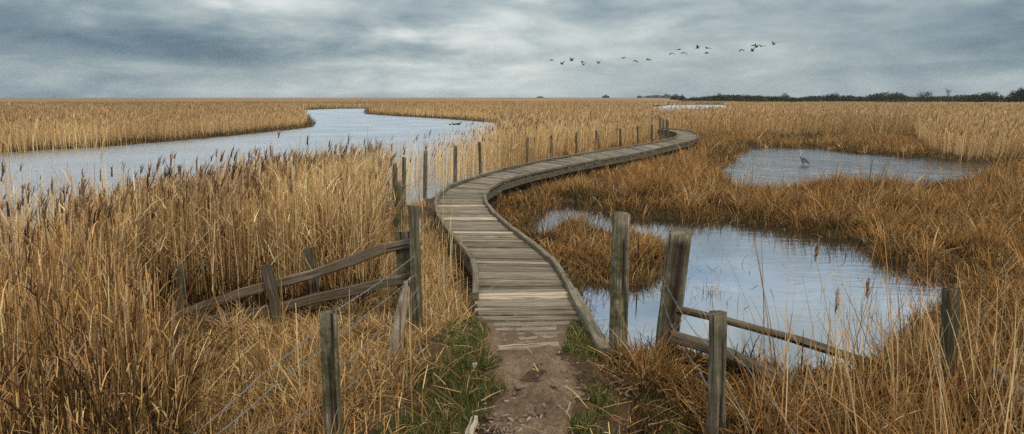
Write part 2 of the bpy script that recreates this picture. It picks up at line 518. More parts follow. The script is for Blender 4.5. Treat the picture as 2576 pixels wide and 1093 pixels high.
# trodden path: fine sheet a little above the ground
xs = np.arange(-1.5, 1.5, .022); ys = np.arange(2.2, 7.5, .022)
PX, PY = np.meshgrid(xs, ys)
pp = np.stack([PX.ravel(), PY.ravel()], 1)
psd = poly_sd(pp, PATH_POLY) + (fbm(pp[:, 0] * 4, pp[:, 1] * 4, 8) - .5) * .34
pz = .055 + (fbm(pp[:, 0] * 3, pp[:, 1] * 3, 51) - .5) * .07 + (fbm(pp[:, 0] * 11, pp[:, 1] * 11, 52) - .5) * .05 + (fbm(pp[:, 0] * 26, pp[:, 1] * 26, 53) - .5) * .03
for (dx_, dy_, s_, dep) in ((1345, 922, .11, .05), (1335, 950, .14, .06), (1395, 980, .09, .03), (1300, 985, .10, .025), (1370, 1040, .12, .025), (1290, 930, .08, .02)):
    c_ = U(dx_, dy_, .05)
    dd = np.hypot(pp[:, 0] - c_.x, (pp[:, 1] - c_.y) * .8)
    pz += -dep * np.exp(-(dd / s_) ** 2) + dep * .45 * np.exp(-((dd - s_ * 1.5) / (s_ * .5)) ** 2)
pz -= np.clip(psd + .08, 0, 1) * .5
over = sstep(U(1300, 842, .05).y, U(1300, 800, .05).y, pp[:, 1])
pz += over * (.005 + (fbm(pp[:, 0] * 2.2, pp[:, 1] * 2.2, 57) - .5) * .05)
keep = (psd < .12).reshape(PX.shape)
ki = np.arange(PX.size).reshape(PX.shape)
k4 = keep[:-1, :-1] & keep[1:, :-1] & keep[1:, 1:] & keep[:-1, 1:]
pq = np.stack([ki[:-1, :-1], ki[:-1, 1:], ki[1:, 1:], ki[1:, :-1]], -1)[k4]
ids, inv = np.unique(pq, return_inverse=True)
me = big_mesh('path', np.stack([pp[:, 0], pp[:, 1], pz], 1)[ids], inv.reshape(-1, 4), None, M['path'], smooth=True)
tag(link('path', me), 'bare trodden dirt path leading onto the boardwalk', 'path', kind='structure')


# ------------------------------------------------------------------ blades
class Blades:
    def __init__(s): s.v, s.q, s.c, s.m, s.n = [], [], [], [], 0

    def add(s, base, h, az, lean, width, col, segs=3, power=1.7, droop=0.0, face=None, taper=.25, mat=0, kink=None):
        """ribbons: base (n,3), length h, direction az, lean = sideways reach of the tip as a share of the length"""
        n = len(base)
        if n == 0: return
        h, az, lean, width = [np.broadcast_to(np.asarray(a, float), (n,)) for a in (h, az, lean, width)]
        droop = np.broadcast_to(np.asarray(droop, float), (n,))
        if face is None: face = RNG.uniform(0, math.pi, n)
        fx, fy = np.cos(face), np.sin(face)
        t = np.linspace(0, 1, segs + 1)
        L = np.clip(lean, -.98, .98)
        V = np.zeros((n, segs + 1, 2, 3))
        for i, tt in enumerate(t):
            side = L * h * tt ** power
            up = h * tt * np.sqrt(1 - L ** 2 * .8) - droop * h * tt ** 2.6
            w = width * .5 * (1 - (1 - taper) * tt ** 1.5)
            for k, sg in enumerate((-1, 1)):
                V[:, i, k, 0] = base[:, 0] + np.sin(az) * side + sg * fx * w
                V[:, i, k, 1] = base[:, 1] + np.cos(az) * side + sg * fy * w
                V[:, i, k, 2] = base[:, 2] + up
        b = s.n + (np.arange(n) * (segs + 1) * 2)[:, None]
        qs = np.stack([np.stack([b[:, 0] + 2 * i, b[:, 0] + 2 * i + 1, b[:, 0] + 2 * i + 3, b[:, 0] + 2 * i + 2], 1) for i in range(segs)], 1)
        s.v.append(V.reshape(-1, 3)); s.q.append(qs.reshape(-1, 4))
        s.c.append(np.repeat(np.asarray(col)[:, None, :], (segs + 1) * 2, 1).reshape(-1, 3))
        s.m.append(np.full(n * segs, mat, np.int32))
        s.n += n * (segs + 1) * 2

    def build(s, name, mats, label, cat, parent=None):
        me = big_mesh(name, np.concatenate(s.v), np.concatenate(s.q), np.concatenate(s.c), mats=mats, mat_idx=np.concatenate(s.m))
        o = link(name, me, parent)
        if label: tag(o, label, cat, kind='stuff')
        return o


def sector(n, r0, r1, a0=-46, a1=46):
    r = np.sqrt(RNG.uniform(r0 * r0, r1 * r1, n)); a = R(a0) + RNG.random(n) * R(a1 - a0)
    return np.stack([r * np.sin(a), r * np.cos(a)], 1)


def palette(n, cols, wts, spread=.16, p=None, seed=0):
    cols = np.array(cols); i = RNG.choice(len(cols), n, p=np.array(wts) / sum(wts))
    c = cols[i] * np.exp(RNG.normal(0, spread, n))[:, None]
    if p is not None:
        r = np.hypot(p[:, 0], p[:, 1])
        sc = 1 / np.clip(r * .12, .8, 40)
        k = fbm(p[:, 0] * sc, p[:, 1] * sc * .6, 91 + seed)
        c = c * (.62 + .76 * k)[:, None]
        g = sstep(.46, .62, fbm(p[:, 0] * .006 + 3, p[:, 1] * .02, 55 + seed)) * sstep(55, 120, r) * .75
        c = c * (1 - g)[:, None] + np.array([.15, .115, .045])[None] * (g * RNG.uniform(.6, 1.4, n))[:, None]
    return np.clip(c, .005, .85)


STRAW = [(.54, .35, .165), (.64, .45, .23), (.42, .25, .105), (.71, .54, .32), (.25, .14, .06)]
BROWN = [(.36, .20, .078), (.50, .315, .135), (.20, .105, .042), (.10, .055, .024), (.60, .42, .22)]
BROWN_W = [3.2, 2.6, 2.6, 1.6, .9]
STRAW_W = [4, 3, 2.4, 1.2, 1]
SEDGE = [(.35, .168, .055), (.50, .275, .105), (.20, .092, .033), (.66, .455, .235), (.095, .054, .022), (.13, .10, .036)]
SEDGE_W = [3.6, 2.6, 3.0, 1.3, 2.4, 1.6]
PLUME = [(.19, .105, .06), (.13, .07, .042), (.27, .165, .10), (.40, .28, .175)]
PLUME_W = [3, 2, 2, 1]

# the side of the boardwalk a point lies on
ly = np.array([p.y for p in LE[:16]]); lx = np.array([p.x for p in LE[:16]])
ry = np.array([p.y for p in RE[:16]]); rx = np.array([p.x for p in RE[:16]])


def left_of_deck(p):
    return p[:, 0] < np.interp(p[:, 1], ly, lx)


# reeds start left of this line (the row of posts); between it and the boardwalk grows rough grass
gl = np.array([[-2.0, 3.0], [-2.35, 4.5], [-2.9, 5.4], [-3.9, 6.5], [-4.7, 7.4], [-4.7, 8.35], [-2.8, 8.45], [-1.9, 8.75]] + [[*U(x, y, -.3)][:2] for x, y in (
    (955, 660), (950, 600), (962, 520), (1025, 482), (1110, 458), (1200, 433), (1330, 409), (1450, 390), (1560, 373), (1690, 352))])


def left_of_posts(p):
    o = np.argsort(gl[:, 1])
    return p[:, 0] < np.interp(p[:, 1], gl[o, 1], gl[o, 0])


def zone(p):
    """0 none, 1 reeds left of the boardwalk, 2 rough grass beside it, 3 sedge right, 4 reeds right, 5 reeds on the left bank / far"""
    r = np.hypot(p[:, 0], p[:, 1])
    z = np.zeros(len(p), int)
    farther = p[:, 1] > 36.5
    lp, ld = left_of_posts(p), left_of_deck(p)
    z[~farther & lp] = 1
    z[~farther & ~lp & ld] = 2
    z[~farther & ~ld] = 3
    inr = poly_sd(p, REED_EDGE_R) < 0
    curl = (p[:, 1] > 30) & (poly_sd(p, np.array([[v.x, v.y] for v in LE[12:]])) < 0)
    z[farther] = 3
    xs_ = U(1690, 350, ZM).x / U(1690, 350, ZM).y
    z[farther & (p[:, 0] / p[:, 1] < xs_)] = 5
    z[inr & (p[:, 1] > 14) & (z == 3)] = 4
    z[curl] = 2
    z[(p[:, 1] > 52) & (z == 3)] = 4
    return z


AZ_W = lambda p, s: R(70) + (fbm(p[:, 0] * s, p[:, 1] * s, 41) - .5) * 5.0      # a wandering wind direction


def near_lod(px, y0):
    return px


def reed_band(B, n, r0, r1, zones, hmean, width, segs, plume=0.0, leaves=0, sdmin=.12, a0=-46, a1=46, hvar=.10, pw=.03, plen=.2, straggle=.0, pin=.12, pcols=None, spr=.2):
    p = sector(n, r0, r1, a0, a1)
    z = zone(p); sd = look(SD2, p[:, 0], p[:, 1]); dk = look(SDD2, p[:, 0], p[:, 1])
    r = np.hypot(p[:, 0], p[:, 1])
    ok = np.isin(z, zones) & (dk > .15)
    lim = sdmin - straggle * RNG.random(n) ** 4.5
    ok &= sd > lim
    ok &= look(SDP2, p[:, 0], p[:, 1]) > .5
    ok &= (sstep(6.3, 6.8, p[:, 1]) * sstep(8.9, 8.5, p[:, 1]) * sstep(-4.9, -4.4, p[:, 0]) * sstep(-.6, -1.0, p[:, 0])) < RNG.random(n) * .985
    # thinner and thicker patches
    ok &= RNG.random(n) < .55 + .9 * (fbm(p[:, 0] * .9, p[:, 1] * .9, 61) - .25)
    p, sd, r = p[ok], sd[ok], r[ok]
    n = len(p)
    if n == 0: return
    zz = look(GZ2, p[:, 0], p[:, 1])
    h = hmean * (1 + (fbm(p[:, 0] * .5, p[:, 1] * .5, 71) - .5) * .35) * (1 + (fbm(p[:, 0] * .03, p[:, 1] * .03, 72) - .5) * .45 * sstep(30, 80, r)) * (1 + (fbm(p[:, 0] * .16, p[:, 1] * .16, 73) - .5) * .4 * sstep(25, 45, r)) * np.exp(RNG.normal(0, hvar, n))
    h = np.where(sd < 0, h * RNG.uniform(.65, 1.05, n), h)
    h = h + (ZM - zz) * .8
    nearf = sstep(4.2, 7.2, r)
    h = h * (.62 + .38 * nearf)
    base = np.stack([p[:, 0], p[:, 1], zz - .03], 1)
    wander = AZ_W(p, .35)
    mess = RNG.random(n) < (.30 - .17 * nearf)
    az = np.where(mess, RNG.uniform(0, 2 * math.pi, n), wander + RNG.normal(0, .8, n))
    lean = np.where(mess, RNG.uniform(.15, .75, n), np.abs(RNG.normal(.07, .07 if r0 < 30 else .13, n)))
    w = width * RNG.uniform(.7, 1.35, n)
    col = palette(n, STRAW, STRAW_W if r1 < 60 else [4, 3, 2.6, .8, .6], spr * (1.5 if r1 < 32 else 1), p)
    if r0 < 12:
        bm = RNG.random(n) < sstep(12.5, 7.5, r); col[bm] = palette(n, BROWN, BROWN_W, .25, p)[bm]  # near stems: brown dead growth, plus foreground darkening put into the colour
    B.add(base, h, az, lean, w, col, segs, power=1.35, taper=.45)
    if leaves:
        for k in range(leaves):
            m = RNG.random(n) < .62
            t = RNG.uniform(.3, .92, m.sum())
            b = base[m].copy(); hm = h[m]
            L = np.clip(lean[m], -.98, .98)
            b[:, 0] += np.sin(az[m]) * L * hm * t ** 1.35; b[:, 1] += np.cos(az[m]) * L * hm * t ** 1.35
            b[:, 2] += hm * t * np.sqrt(1 - L ** 2 * .8)
            B.add(b, hm * RNG.uniform(.14, .32, m.sum()), RNG.uniform(0, 2 * math.pi, m.sum()), RNG.uniform(.35, .93, m.sum()), w[m] * RNG.uniform(.8, 1.45, m.sum()),
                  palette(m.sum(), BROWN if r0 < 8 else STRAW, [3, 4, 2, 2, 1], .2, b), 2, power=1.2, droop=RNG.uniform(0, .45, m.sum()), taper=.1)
    if plume:
        m = RNG.random(n) < plume * np.where(sd < 2.0, 1.0, pin)
        k = m.sum(); L = np.clip(lean[m], -.98, .98)
        b = base[m].copy(); hm = h[m]
        b[:, 0] += np.sin(az[m]) * L * hm * .96; b[:, 1] += np.cos(az[m]) * L * hm * .96; b[:, 2] += hm * .96 * np.sqrt(1 - L ** 2 * .8)
        pl = plen * RNG.uniform(.7, 1.4, k)
        pa = R(75) + RNG.normal(0, .7, k)
        pc = palette(k, pcols or PLUME, PLUME_W, .2)
        for fa in (0.0, 1.57):
            B.add(b, pl, pa, RNG.uniform(.1, .55, k), pw * RNG.uniform(.8, 1.4, k), pc, 3, power=1.5, droop=.05, face=np.full(k, fa) + RNG.uniform(-.3, .3, k), taper=.15, mat=1)
        if r1 < 18:
            for q in range(5):
                bb = b.copy(); bb[:, 2] += pl * RNG.uniform(0, .65, k)
                B.add(bb, pl * RNG.uniform(.4, .75, k), pa + RNG.normal(0, .9, k), RNG.uniform(.3, .8, k), pw * .35, pc * RNG.uniform(.8, 1.3, (k, 1)), 2, droop=RNG.uniform(0, .5, k), taper=.1, mat=1)


B = Blades()
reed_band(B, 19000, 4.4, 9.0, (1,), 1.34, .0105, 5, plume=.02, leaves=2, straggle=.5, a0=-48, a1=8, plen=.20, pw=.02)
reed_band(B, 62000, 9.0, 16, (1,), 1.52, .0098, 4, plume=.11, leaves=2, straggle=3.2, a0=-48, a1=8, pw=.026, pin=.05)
reed_band(B, 100000, 16, 30, (1,), 1.52, .0128, 3, plume=.10, leaves=1, straggle=4.5, a0=-48, a1=20, pw=.034, pin=.05)
reed_band(B, 60000, 30, 48, (1, 5), 1.52, .020, 3, plume=.12, leaves=1, straggle=2.5, a0=-48, a1=20, pw=.05, pin=.3)
def shade_blades(B, n, r0, r1, zones, hm, w, a0, a1, sdmin=.1):  # short dark blades added so the gaps between stems look shaded
    p = sector(n, r0, r1, a0, a1)
    ok = np.isin(zone(p), zones) & (look(SD2, p[:, 0], p[:, 1]) > sdmin) & (look(SDD2, p[:, 0], p[:, 1]) > .1) & (look(SDP2, p[:, 0], p[:, 1]) > .4)
    p = p[ok]; k = len(p)
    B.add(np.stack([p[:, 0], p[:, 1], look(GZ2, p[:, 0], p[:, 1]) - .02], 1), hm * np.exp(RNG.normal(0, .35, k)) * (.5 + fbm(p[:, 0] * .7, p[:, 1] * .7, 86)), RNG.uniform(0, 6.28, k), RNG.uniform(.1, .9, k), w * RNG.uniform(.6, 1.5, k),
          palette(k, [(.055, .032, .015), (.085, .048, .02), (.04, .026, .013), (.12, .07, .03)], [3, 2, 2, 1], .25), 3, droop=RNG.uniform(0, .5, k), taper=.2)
shade_blades(B, 26000, 4.4, 9.5, (1,), .62, .018, -48, 4)
shade_blades(B, 34000, 9.5, 18, (1,), .80, .024, -48, 8)
B.build('near_reeds', [M['blade'], M['plume']], 'tall straw coloured reeds with brown plumes between the river and the boardwalk', 'reeds')

B = Blades()
FLUFF = [(.46, .30, .15), (.54, .37, .20), (.36, .22, .105), (.22, .13, .07)]
reed_band(B, 150000, 34, 70, (5,), 1.40, .019, 3, plume=.55, sdmin=.7, straggle=.4, pw=.045, plen=.24, leaves=2, pin=1, hvar=.17, pcols=FLUFF, spr=.1)
reed_band(B, 210000, 70, 150, (5,), 1.08, .040, 2, plume=.5, sdmin=.8, straggle=.5, pw=.07, plen=.28, pin=1, hvar=.2, pcols=FLUFF, spr=.08)
reed_band(B, 120000, 150, 340, (5,), .85, .13, 2, plume=.3, sdmin=.9, pw=.13, plen=.3, pin=1, pcols=FLUFF, spr=.08)
reed_band(B, 70000, 340, 800, (5,), .5, .4, 2, sdmin=1)
B.build('river_bank_reeds', [M['blade'], M['plume']], 'golden reed beds beyond the river running to the horizon', 'reeds')

B = Blades()
reed_band(B, 40000, 14, 34, (4,), 1.55, .014, 3, plume=.2, leaves=1, pcols=FLUFF, spr=.13, a0=10, a1=48, pw=.045, pin=1, hvar=.15)
reed_band(B, 150000, 34, 75, (4,), 1.48, .020, 3, plume=.5, leaves=1, plen=.24, pcols=FLUFF, spr=.1, a0=4, a1=48, pw=.05, pin=1, hvar=.15)
reed_band(B, 180000, 75, 160, (4,), 1.15, .048, 2, plume=.5, pcols=FLUFF, spr=.08, a0=4, a1=48, sdmin=.4, pw=.08, plen=.25, pin=1)
reed_band(B, 110000, 160, 340, (4,), 0.9, .13, 2, plume=.3, pcols=FLUFF, spr=.08, a0=4, a1=48, sdmin=.6, pw=.13, pin=1)
reed_band(B, 50000, 340, 800, (4,), .5, .4, 2, a0=4, a1=48)
B.build('field_reeds', [M['blade'], M['plume']], 'tall pale reed field behind the heron pool and the far boardwalk bend', 'reeds')

# wet fringe of short dark growth along the water's edge
FRINGE = [(.10, .065, .028), (.15, .10, .04), (.085, .075, .028), (.24, .15, .065), (.055, .04, .02)]
B = Blades()
def fringe(n, r0, r1, hm, w, lo, hi, segs=3, zones=(1, 2, 3, 4, 5), a0=-46, a1=46):
    p = sector(n, r0, r1, a0, a1)
    sd = look(SD2, p[:, 0], p[:, 1])
    ok = (sd > lo) & (sd < hi) & (look(SDD2, p[:, 0], p[:, 1]) > .1) & np.isin(zone(p), zones)
    p, sd = p[ok], sd[ok]; k = len(p)
    zz = np.maximum(look(GZ2, p[:, 0], p[:, 1]), ZW) - .02
    B.add(np.stack([p[:, 0], p[:, 1], zz], 1), hm * np.exp(RNG.normal(0, .35, k)) * (.6 + .8 * fbm(p[:, 0] * .8, p[:, 1] * .8, 88)), RNG.uniform(0, 6.28, k), RNG.uniform(.1, .92, k), w * RNG.uniform(.6, 1.4, k),
          palette(k, FRINGE, [3, 2, 2, 1.4, 2], .2, p), segs, droop=RNG.uniform(0, .6, k), taper=.15)
fringe(60000, 7, 18, .26, .011, -.05, .5, zones=(3,), a0=-4)
fringe(120000, 18, 36, .30, .018, -.05, .75, zones=(3, 4), a0=-4)
fringe(260000, 34, 80, .46, .034, -.1, 1.2, 2, zones=(3, 4, 5))
fringe(160000, 80, 230, .65, .10, -.2, 1.8, 2, zones=(4, 5))
B.build('bank_fringe', [M['blade']], 'dark wet fringe of short growth along the water edges', 'fringe')


# ------------------------------------------------------------------ sedge and rough grass in tussocks
gpoly = [poly(p, .02) for p in ([(1150, 800), (1200, 800), (1215, 850), (1245, 890), (1240, 950), (1225, 1020), (1205, 1093), (1180, 1200), (900, 1200), (960, 1093), (1020, 1010), (1060, 930), (1110, 870)],
                                [(1425, 885), (1435, 850), (1475, 830), (1530, 900), (1560, 950), (1500, 965), (1470, 930)],
                                [(1475, 1045), (1500, 1000), (1560, 985), (1640, 1010), (1730, 1060), (1790, 1200), (1470, 1200)])]


def GREEN_SD(p): return np.min(np.stack([poly_sd(p, q) for q in gpoly]), 0) + (fbm(p[:, 0] * 3, p[:, 1] * 3, 15) - .5) * .5


def FENCE_CLEAR(p): return sstep(6.5, 7.0, p[:, 1]) * sstep(8.75, 8.4, p[:, 1]) * sstep(-4.9, -4.5, p[:, 0]) * sstep(-.95, -1.25, p[:, 0])


def sedge_band(B, ntuss, per, r0, r1, zones, hmean, width, segs, sdmin=.05, a0=-46, a1=46, spread=.16, cols=SEDGE, wts=SEDGE_W, mask=None, lean=(.15, .85), droop=(.0, .5), hv=.34, dark=1.0):
    c = sector(ntuss, r0, r1, a0, a1)
    z = zone(c); sd = look(SD2, c[:, 0], c[:, 1]); dk = look(SDD2, c[:, 0], c[:, 1])
    ok = np.isin(z, zones) & (dk > .12) & (sd > sdmin) & (look(SDP2, c[:, 0], c[:, 1]) > .38)
    if mask is not None: ok &= mask(c)
    ok &= GREEN_SD(c) > .12
    ok &= fbm(c[:, 0] * 1.25 + 5, c[:, 1] * 1.25, 83) > .36 + .12 * RNG.random(ntuss)
    sdc = sd[ok]; c = c[ok]; n = len(c)
    if not n: return
    th = np.exp(RNG.normal(0, hv, n)) * (.78 + .22 * sstep(.1, 1.0, sd[ok])) * (.5 + .5 * sstep(.3, 1.8, dk[ok])) * (1 + (fbm(c[:, 0] * .6, c[:, 1] * .6, 81) - .5) * .7)
    th = th * (1 - .62 * FENCE_CLEAR(c)) * (1 - .5 * sstep(4.9, 5.2, c[:, 1]) * sstep(6.7, 6.4, c[:, 1]) * sstep(1.3, 1.5, c[:, 0]) * sstep(3.6, 3.2, c[:, 0]))
    ct = palette(n, cols, wts, .28, c, 3)
    ia = np.repeat(np.arange(n), per); m = len(ia)
    rr = np.sqrt(RNG.random(m)) * spread * np.repeat(np.exp(RNG.normal(0, .3, n)), per); aa = RNG.uniform(0, 2 * math.pi, m)
    p = c[ia] + np.stack([rr * np.sin(aa), rr * np.cos(aa)], 1)
    k2 = (look(SDD2, p[:, 0], p[:, 1]) > .07) & (look(SDP2, p[:, 0], p[:, 1]) > .12)
    p, ia, aa = p[k2], ia[k2], aa[k2]; m = len(p)
    zz = np.maximum(look(GZ2, p[:, 0], p[:, 1]), ZW - .05)
    base = np.stack([p[:, 0], p[:, 1], zz - .02], 1)
    h = hmean * th[ia] * RNG.uniform(.45, 1.2, m)
    own = palette(m, cols, wts, .28)
    col = (.5 * own + .5 * ct[ia]) * dark
    B.add(base, h, aa + RNG.normal(0, .7, m), RNG.uniform(*lean, m), width * RNG.uniform(.6, 1.4, m), col, segs, power=1.7, droop=RNG.uniform(*droop, m), taper=.12)


B = Blades()
sedge_band(B, 1900, 26, 4.2, 9.5, (3,), .40, .0125, 5, a0=2, a1=48, wts=[4, 2, 3.4, .9, 2.6, 1.6], dark=.85)  # nearest tussocks: foreground shade put into the colour by the dark factor
sedge_band(B, 5200, 22, 9.5, 17, (3,), .47, .0135, 4, a0=-12, a1=48)
sedge_band(B, 8500, 18, 17, 30, (3,), .52, .018, 4, a0=-12, a1=48, spread=.22)
sedge_band(B, 9000, 16, 30, 54, (3, 2), .50, .028, 3, a0=-4, a1=48, spread=.3)
shade_blades(B, 30000, 4.3, 10, (3,), .17, .016, 0, 48)
shade_blades(B, 44000, 10, 20, (3,), .20, .024, -12, 48)
B.build('marsh_grass', [M['blade']], 'rust brown marsh grass in tussocks around the pools', 'marsh grass')

B = Blades()
sedge_band(B, 1150, 24, 4.3, 8.6, (2,), .38, .0105, 5, a0=-40, a1=6, cols=BROWN + [(.15, .13, .04), (.62, .44, .23)], wts=[2.6, 2.6, 2.6, 3, 1.2, 1.2, 1.6], lean=(.05, .85))
sedge_band(B, 2300, 26, 8.0, 14, (2,), .58, .0125, 4, a0=-30, a1=6, cols=STRAW + [(.16, .14, .04)], wts=[3, 3, 3, 1.4, 2, .7])
sedge_band(B, 2600, 22, 14, 34, (2,), .62, .016, 4, a0=-30, a1=22, cols=STRAW, wts=[4, 3, 3, 1, 2], lean=(.05, .6))
sedge_band(B, 1100, 16, 4.4, 9.0, (1,), .36, .011, 4, a0=-46, a1=4, cols=SEDGE, wts=SEDGE_W)
reed_band(B, 3000, 4.5, 12, (2,), .74, .0095, 5, leaves=2, a0=-38, a1=0, hvar=.35)
# broken stems lying flat between the tussocks and over the soil
p = sector(26000, 4.2, 13, -46, 46)
gsd = GREEN_SD(p)
ok = (look(SD2, p[:, 0], p[:, 1]) > .2) & (look(SDD2, p[:, 0], p[:, 1]) > .02) & ((look(SDP2, p[:, 0], p[:, 1]) > .05) | (RNG.random(len(p)) < .035)) & ((gsd > .1) | (RNG.random(len(p)) < .55))
p = p[ok]; n = len(p)
B.add(np.stack([p[:, 0], p[:, 1], np.maximum(look(GZ2, p[:, 0], p[:, 1]), -.4) + RNG.uniform(.0, .05, n) + .03 * (look(SDP2, p[:, 0], p[:, 1]) < .1)], 1), RNG.uniform(.06, .34, n), RNG.uniform(0, 6.28, n), np.full(n, .97), .0085 * RNG.uniform(.6, 1.4, n),
      palette(n, BROWN, BROWN_W, .25), 2, power=1.0, droop=RNG.uniform(0, .25, n), taper=.5)
B.build('rough_grass', [M['blade'], M['plume']], 'tangled straw grass around the fallen fence and left of the boardwalk', 'rough grass')

# green turf beside the path
B = Blades()
p = sector(110000, 4.0, 7.6, -16, 16)
sdg = GREEN_SD(p)
ok = (sdg < .02) & (RNG.random(len(p)) < 2.6 * (fbm(p[:, 0] * 2.2, p[:, 1] * 2.2, 16) - .30)) & (look(SDD2, p[:, 0], p[:, 1]) > .02)
p = p[ok]; n = len(p)
base = np.stack([p[:, 0], p[:, 1], look(GZ2, p[:, 0], p[:, 1]) - .005 + .02 * (look(SDP2, p[:, 0], p[:, 1]) < .1)], 1)
hh = .082 * np.exp(RNG.normal(0, .3, n)) * (.55 + .9 * fbm(p[:, 0] * 1.8, p[:, 1] * 1.8, 18))
B.add(base, hh, RNG.uniform(0, 6.28, n), RNG.uniform(.1, .9, n), .0085 * RNG.uniform(.7, 1.4, n),
      palette(n, [(.07, .10, .03), (.095, .12, .04), (.14, .14, .055), (.38, .27, .12), (.04, .058, .02), (.22, .14, .06)], [4, 3, 2, 2.2, 1.6, 1.6], .2, p), 3, droop=RNG.uniform(0, .4, n), taper=.1)
B.build('green_grass', [M['green']], 'short green turf along both sides of the dirt path', 'grass')

# dead stalks standing in the water
B = Blades()
def stalks(px, n, sx, sy, h, col, w=.006):
    c = [U(px[0] + random.gauss(0, sx), px[1] + random.gauss(0, sy), ZW) for _ in range(n)]
    base = np.array([[v.x, v.y, ZW - .06] for v in c])
    k = len(base)
    B.add(base, h * RNG.uniform(.3, 1.15, k), RNG.uniform(0, 6.28, k), RNG.uniform(0, .9, k), w * RNG.uniform(.6, 1.3, k), palette(k, col, [1] * len(col), .3), 4, droop=RNG.uniform(0, .6, k), taper=.3, power=2.2)
DK = [(.05, .028, .014), (.10, .055, .022), (.03, .02, .012)]
stalks((1775, 735), 70, 24, 16, .30, DK); stalks((1830, 740), 14, 30, 22, .42, DK); stalks((2040, 612), 46, 46, 6, .28, DK, .009); stalks((2130, 640), 70, 45, 14, .38, DK, .008)
stalks((2170, 790), 60, 32, 30, .32, DK); stalks((2300, 700), 70, 50, 10, .35, SEDGE[:3], .008); stalks((1510, 745), 40, 30, 10, .22, DK); stalks((1660, 728), 60, 36, 8, .3, SEDGE[:3], .007)
stalks((1900, 566), 60, 160, 4, .3, SEDGE[:3], .010); stalks((1440, 545), 50, 50, 10, .22, SEDGE[:3], .009); stalks((1500, 800), 40, 18, 26, .22, SEDGE[:3])
stalks((1850, 418), 30, 30, 6, .4, DK, .012); stalks((2330, 410), 26, 60, 4, .35, DK, .012); stalks((1990, 870), 40, 80, 14, .35, SEDGE[:3])
stalks((1925, 785), 3, 4, 4, .3, DK)
p = sector(90000, 7.2, 34, -6, 44)
psd = look(SD2, p[:, 0], p[:, 1])
ok = (psd < -.02) & (RNG.random(len(p)) < .30 * np.exp(psd / .35) * (fbm(p[:, 0] * .8, p[:, 1] * .8, 19) > .45)) & (p[:, 0] > -.8)
q = p[ok]; n = len(q)
B.add(np.stack([q[:, 0], q[:, 1], np.full(n, ZW - .03)], 1), RNG.uniform(.08, .42, n), RNG.uniform(0, 6.28, n), RNG.uniform(0, .95, n), .0075 * np.clip(np.hypot(q[:, 0], q[:, 1]) / 12, .8, 2.2), palette(n, SEDGE[:3] + DK, [1, 1, 2, 2, 1, 1], .3), 4, droop=RNG.uniform(0, .7, n), taper=.3, power=2.0)
ok = (psd < -.05) & (RNG.random(len(p)) < .035 * np.exp(psd / 1.1))
q = p[ok]; n = len(q)
B.add(np.stack([q[:, 0], q[:, 1], np.full(n, ZW + .006)], 1), RNG.uniform(.05, .25, n), RNG.uniform(0, 6.28, n), np.full(n, .98), .010 * RNG.uniform(.6, 1.6, n), palette(n, DK + SEDGE[:2], [1, 1, 1, 1, 1], .3), 2, power=1.0, droop=.19, taper=.4)
B.build('dead_stalks', [M['blade']], 'dark broken stalks standing in the pool water', 'dead stalks')

# litter on the path: chips of bark and small stones
mb_v, mb_q, mb_c = [], [], []
def chips(n, cx, cy, sx, sy, size, cols):
    for _ in range(n):
        q = U(random.gauss(cx, sx), random.gauss(cy, sy), .06)
        s = size * math.exp(random.gauss(0, .35)); a = random.uniform(0, 6.28)
        l, w, t = s * 1.25, s * random.uniform(.25, .55), s * random.uniform(.08, .2)
        zt = .058 + random.uniform(-.008, .012)
        ca, sa = math.cos(a), math.sin(a); o = len(mb_v); tl = random.uniform(-.3, .3)
        c = random.choice(cols); k = math.exp(random.gauss(0, .2))
        for (i, j, kz) in ((-1, -1, 0), (1, -1, 0), (1, 1, 0), (-1, 1, 0), (-.95, -.8, 1), (.9, -.95, 1), (.95, .8, 1), (-.8, .9, 1)):
            x, y = i * l * .5, j * w * .5
            mb_v.append((q.x + ca * x - sa * y, q.y + sa * x + ca * y, zt + kz * t + tl * x - (1 - kz) * .01)); mb_c.append([v * k for v in c])
        for f in ((0, 3, 2, 1), (4, 5, 6, 7), (0, 1, 5, 4), (1, 2, 6, 5), (2, 3, 7, 6), (3, 0, 4, 7)): mb_q.append([o + i for i in f])
CH = [(.20, .14, .10), (.27, .20, .145), (.15, .10, .07), (.11, .075, .05)]
chips(240, 1300, 1080, 55, 20, .026, CH); chips(90, 1330, 1000, 60, 50, .022, CH); chips(90, 1320, 835, 70, 25, .024, CH); chips(60, 1420, 960, 40, 40, .02, CH); chips(120, 1600, 960, 60, 22, .02, CH)
me = big_mesh('wood_chips', np.array(mb_v), np.array(mb_q), np.array(mb_c), M['attr'])
tag(link('wood_chips', me), 'scattered bark chips and grit on the dirt path', 'wood chips', kind='stuff')


# ------------------------------------------------------------------ boardwalk
bw = empty('boardwalk', (LE[0] + RE[0]) / 2)
tag(bw, 'grey weathered plank boardwalk curving through the marsh on low legs', 'boardwalk')
bo = bw.location


def cr(P, s):                     # smooth curve through stations
    i = min(int(s), len(P) - 2); t = s - i
    p0, p1, p2, p3 = P[max(i - 1, 0)], P[i], P[i + 1], P[min(i + 2, len(P) - 1)]
    return .5 * ((2 * p1) + (p2 - p0) * t + (2 * p0 - 5 * p1 + 4 * p2 - p3) * t * t + (3 * p1 - p0 - 3 * p2 + p3) * t ** 3)


NS = 2400
smp = [i * (len(LE) - 1) / NS for i in range(NS + 1)]
cl = [(cr(LE, s) + cr(RE, s)) / 2 for s in smp]
arc = [0.0]
for a, b in zip(cl, cl[1:]): arc.append(arc[-1] + (b - a).length)
s_at = lambda d: float(np.interp(d, arc, smp))


class ParentMB(MB):
    def fin(s, name, mat, parent=bw):
        return s.build(name, mat, parent, origin=bo)


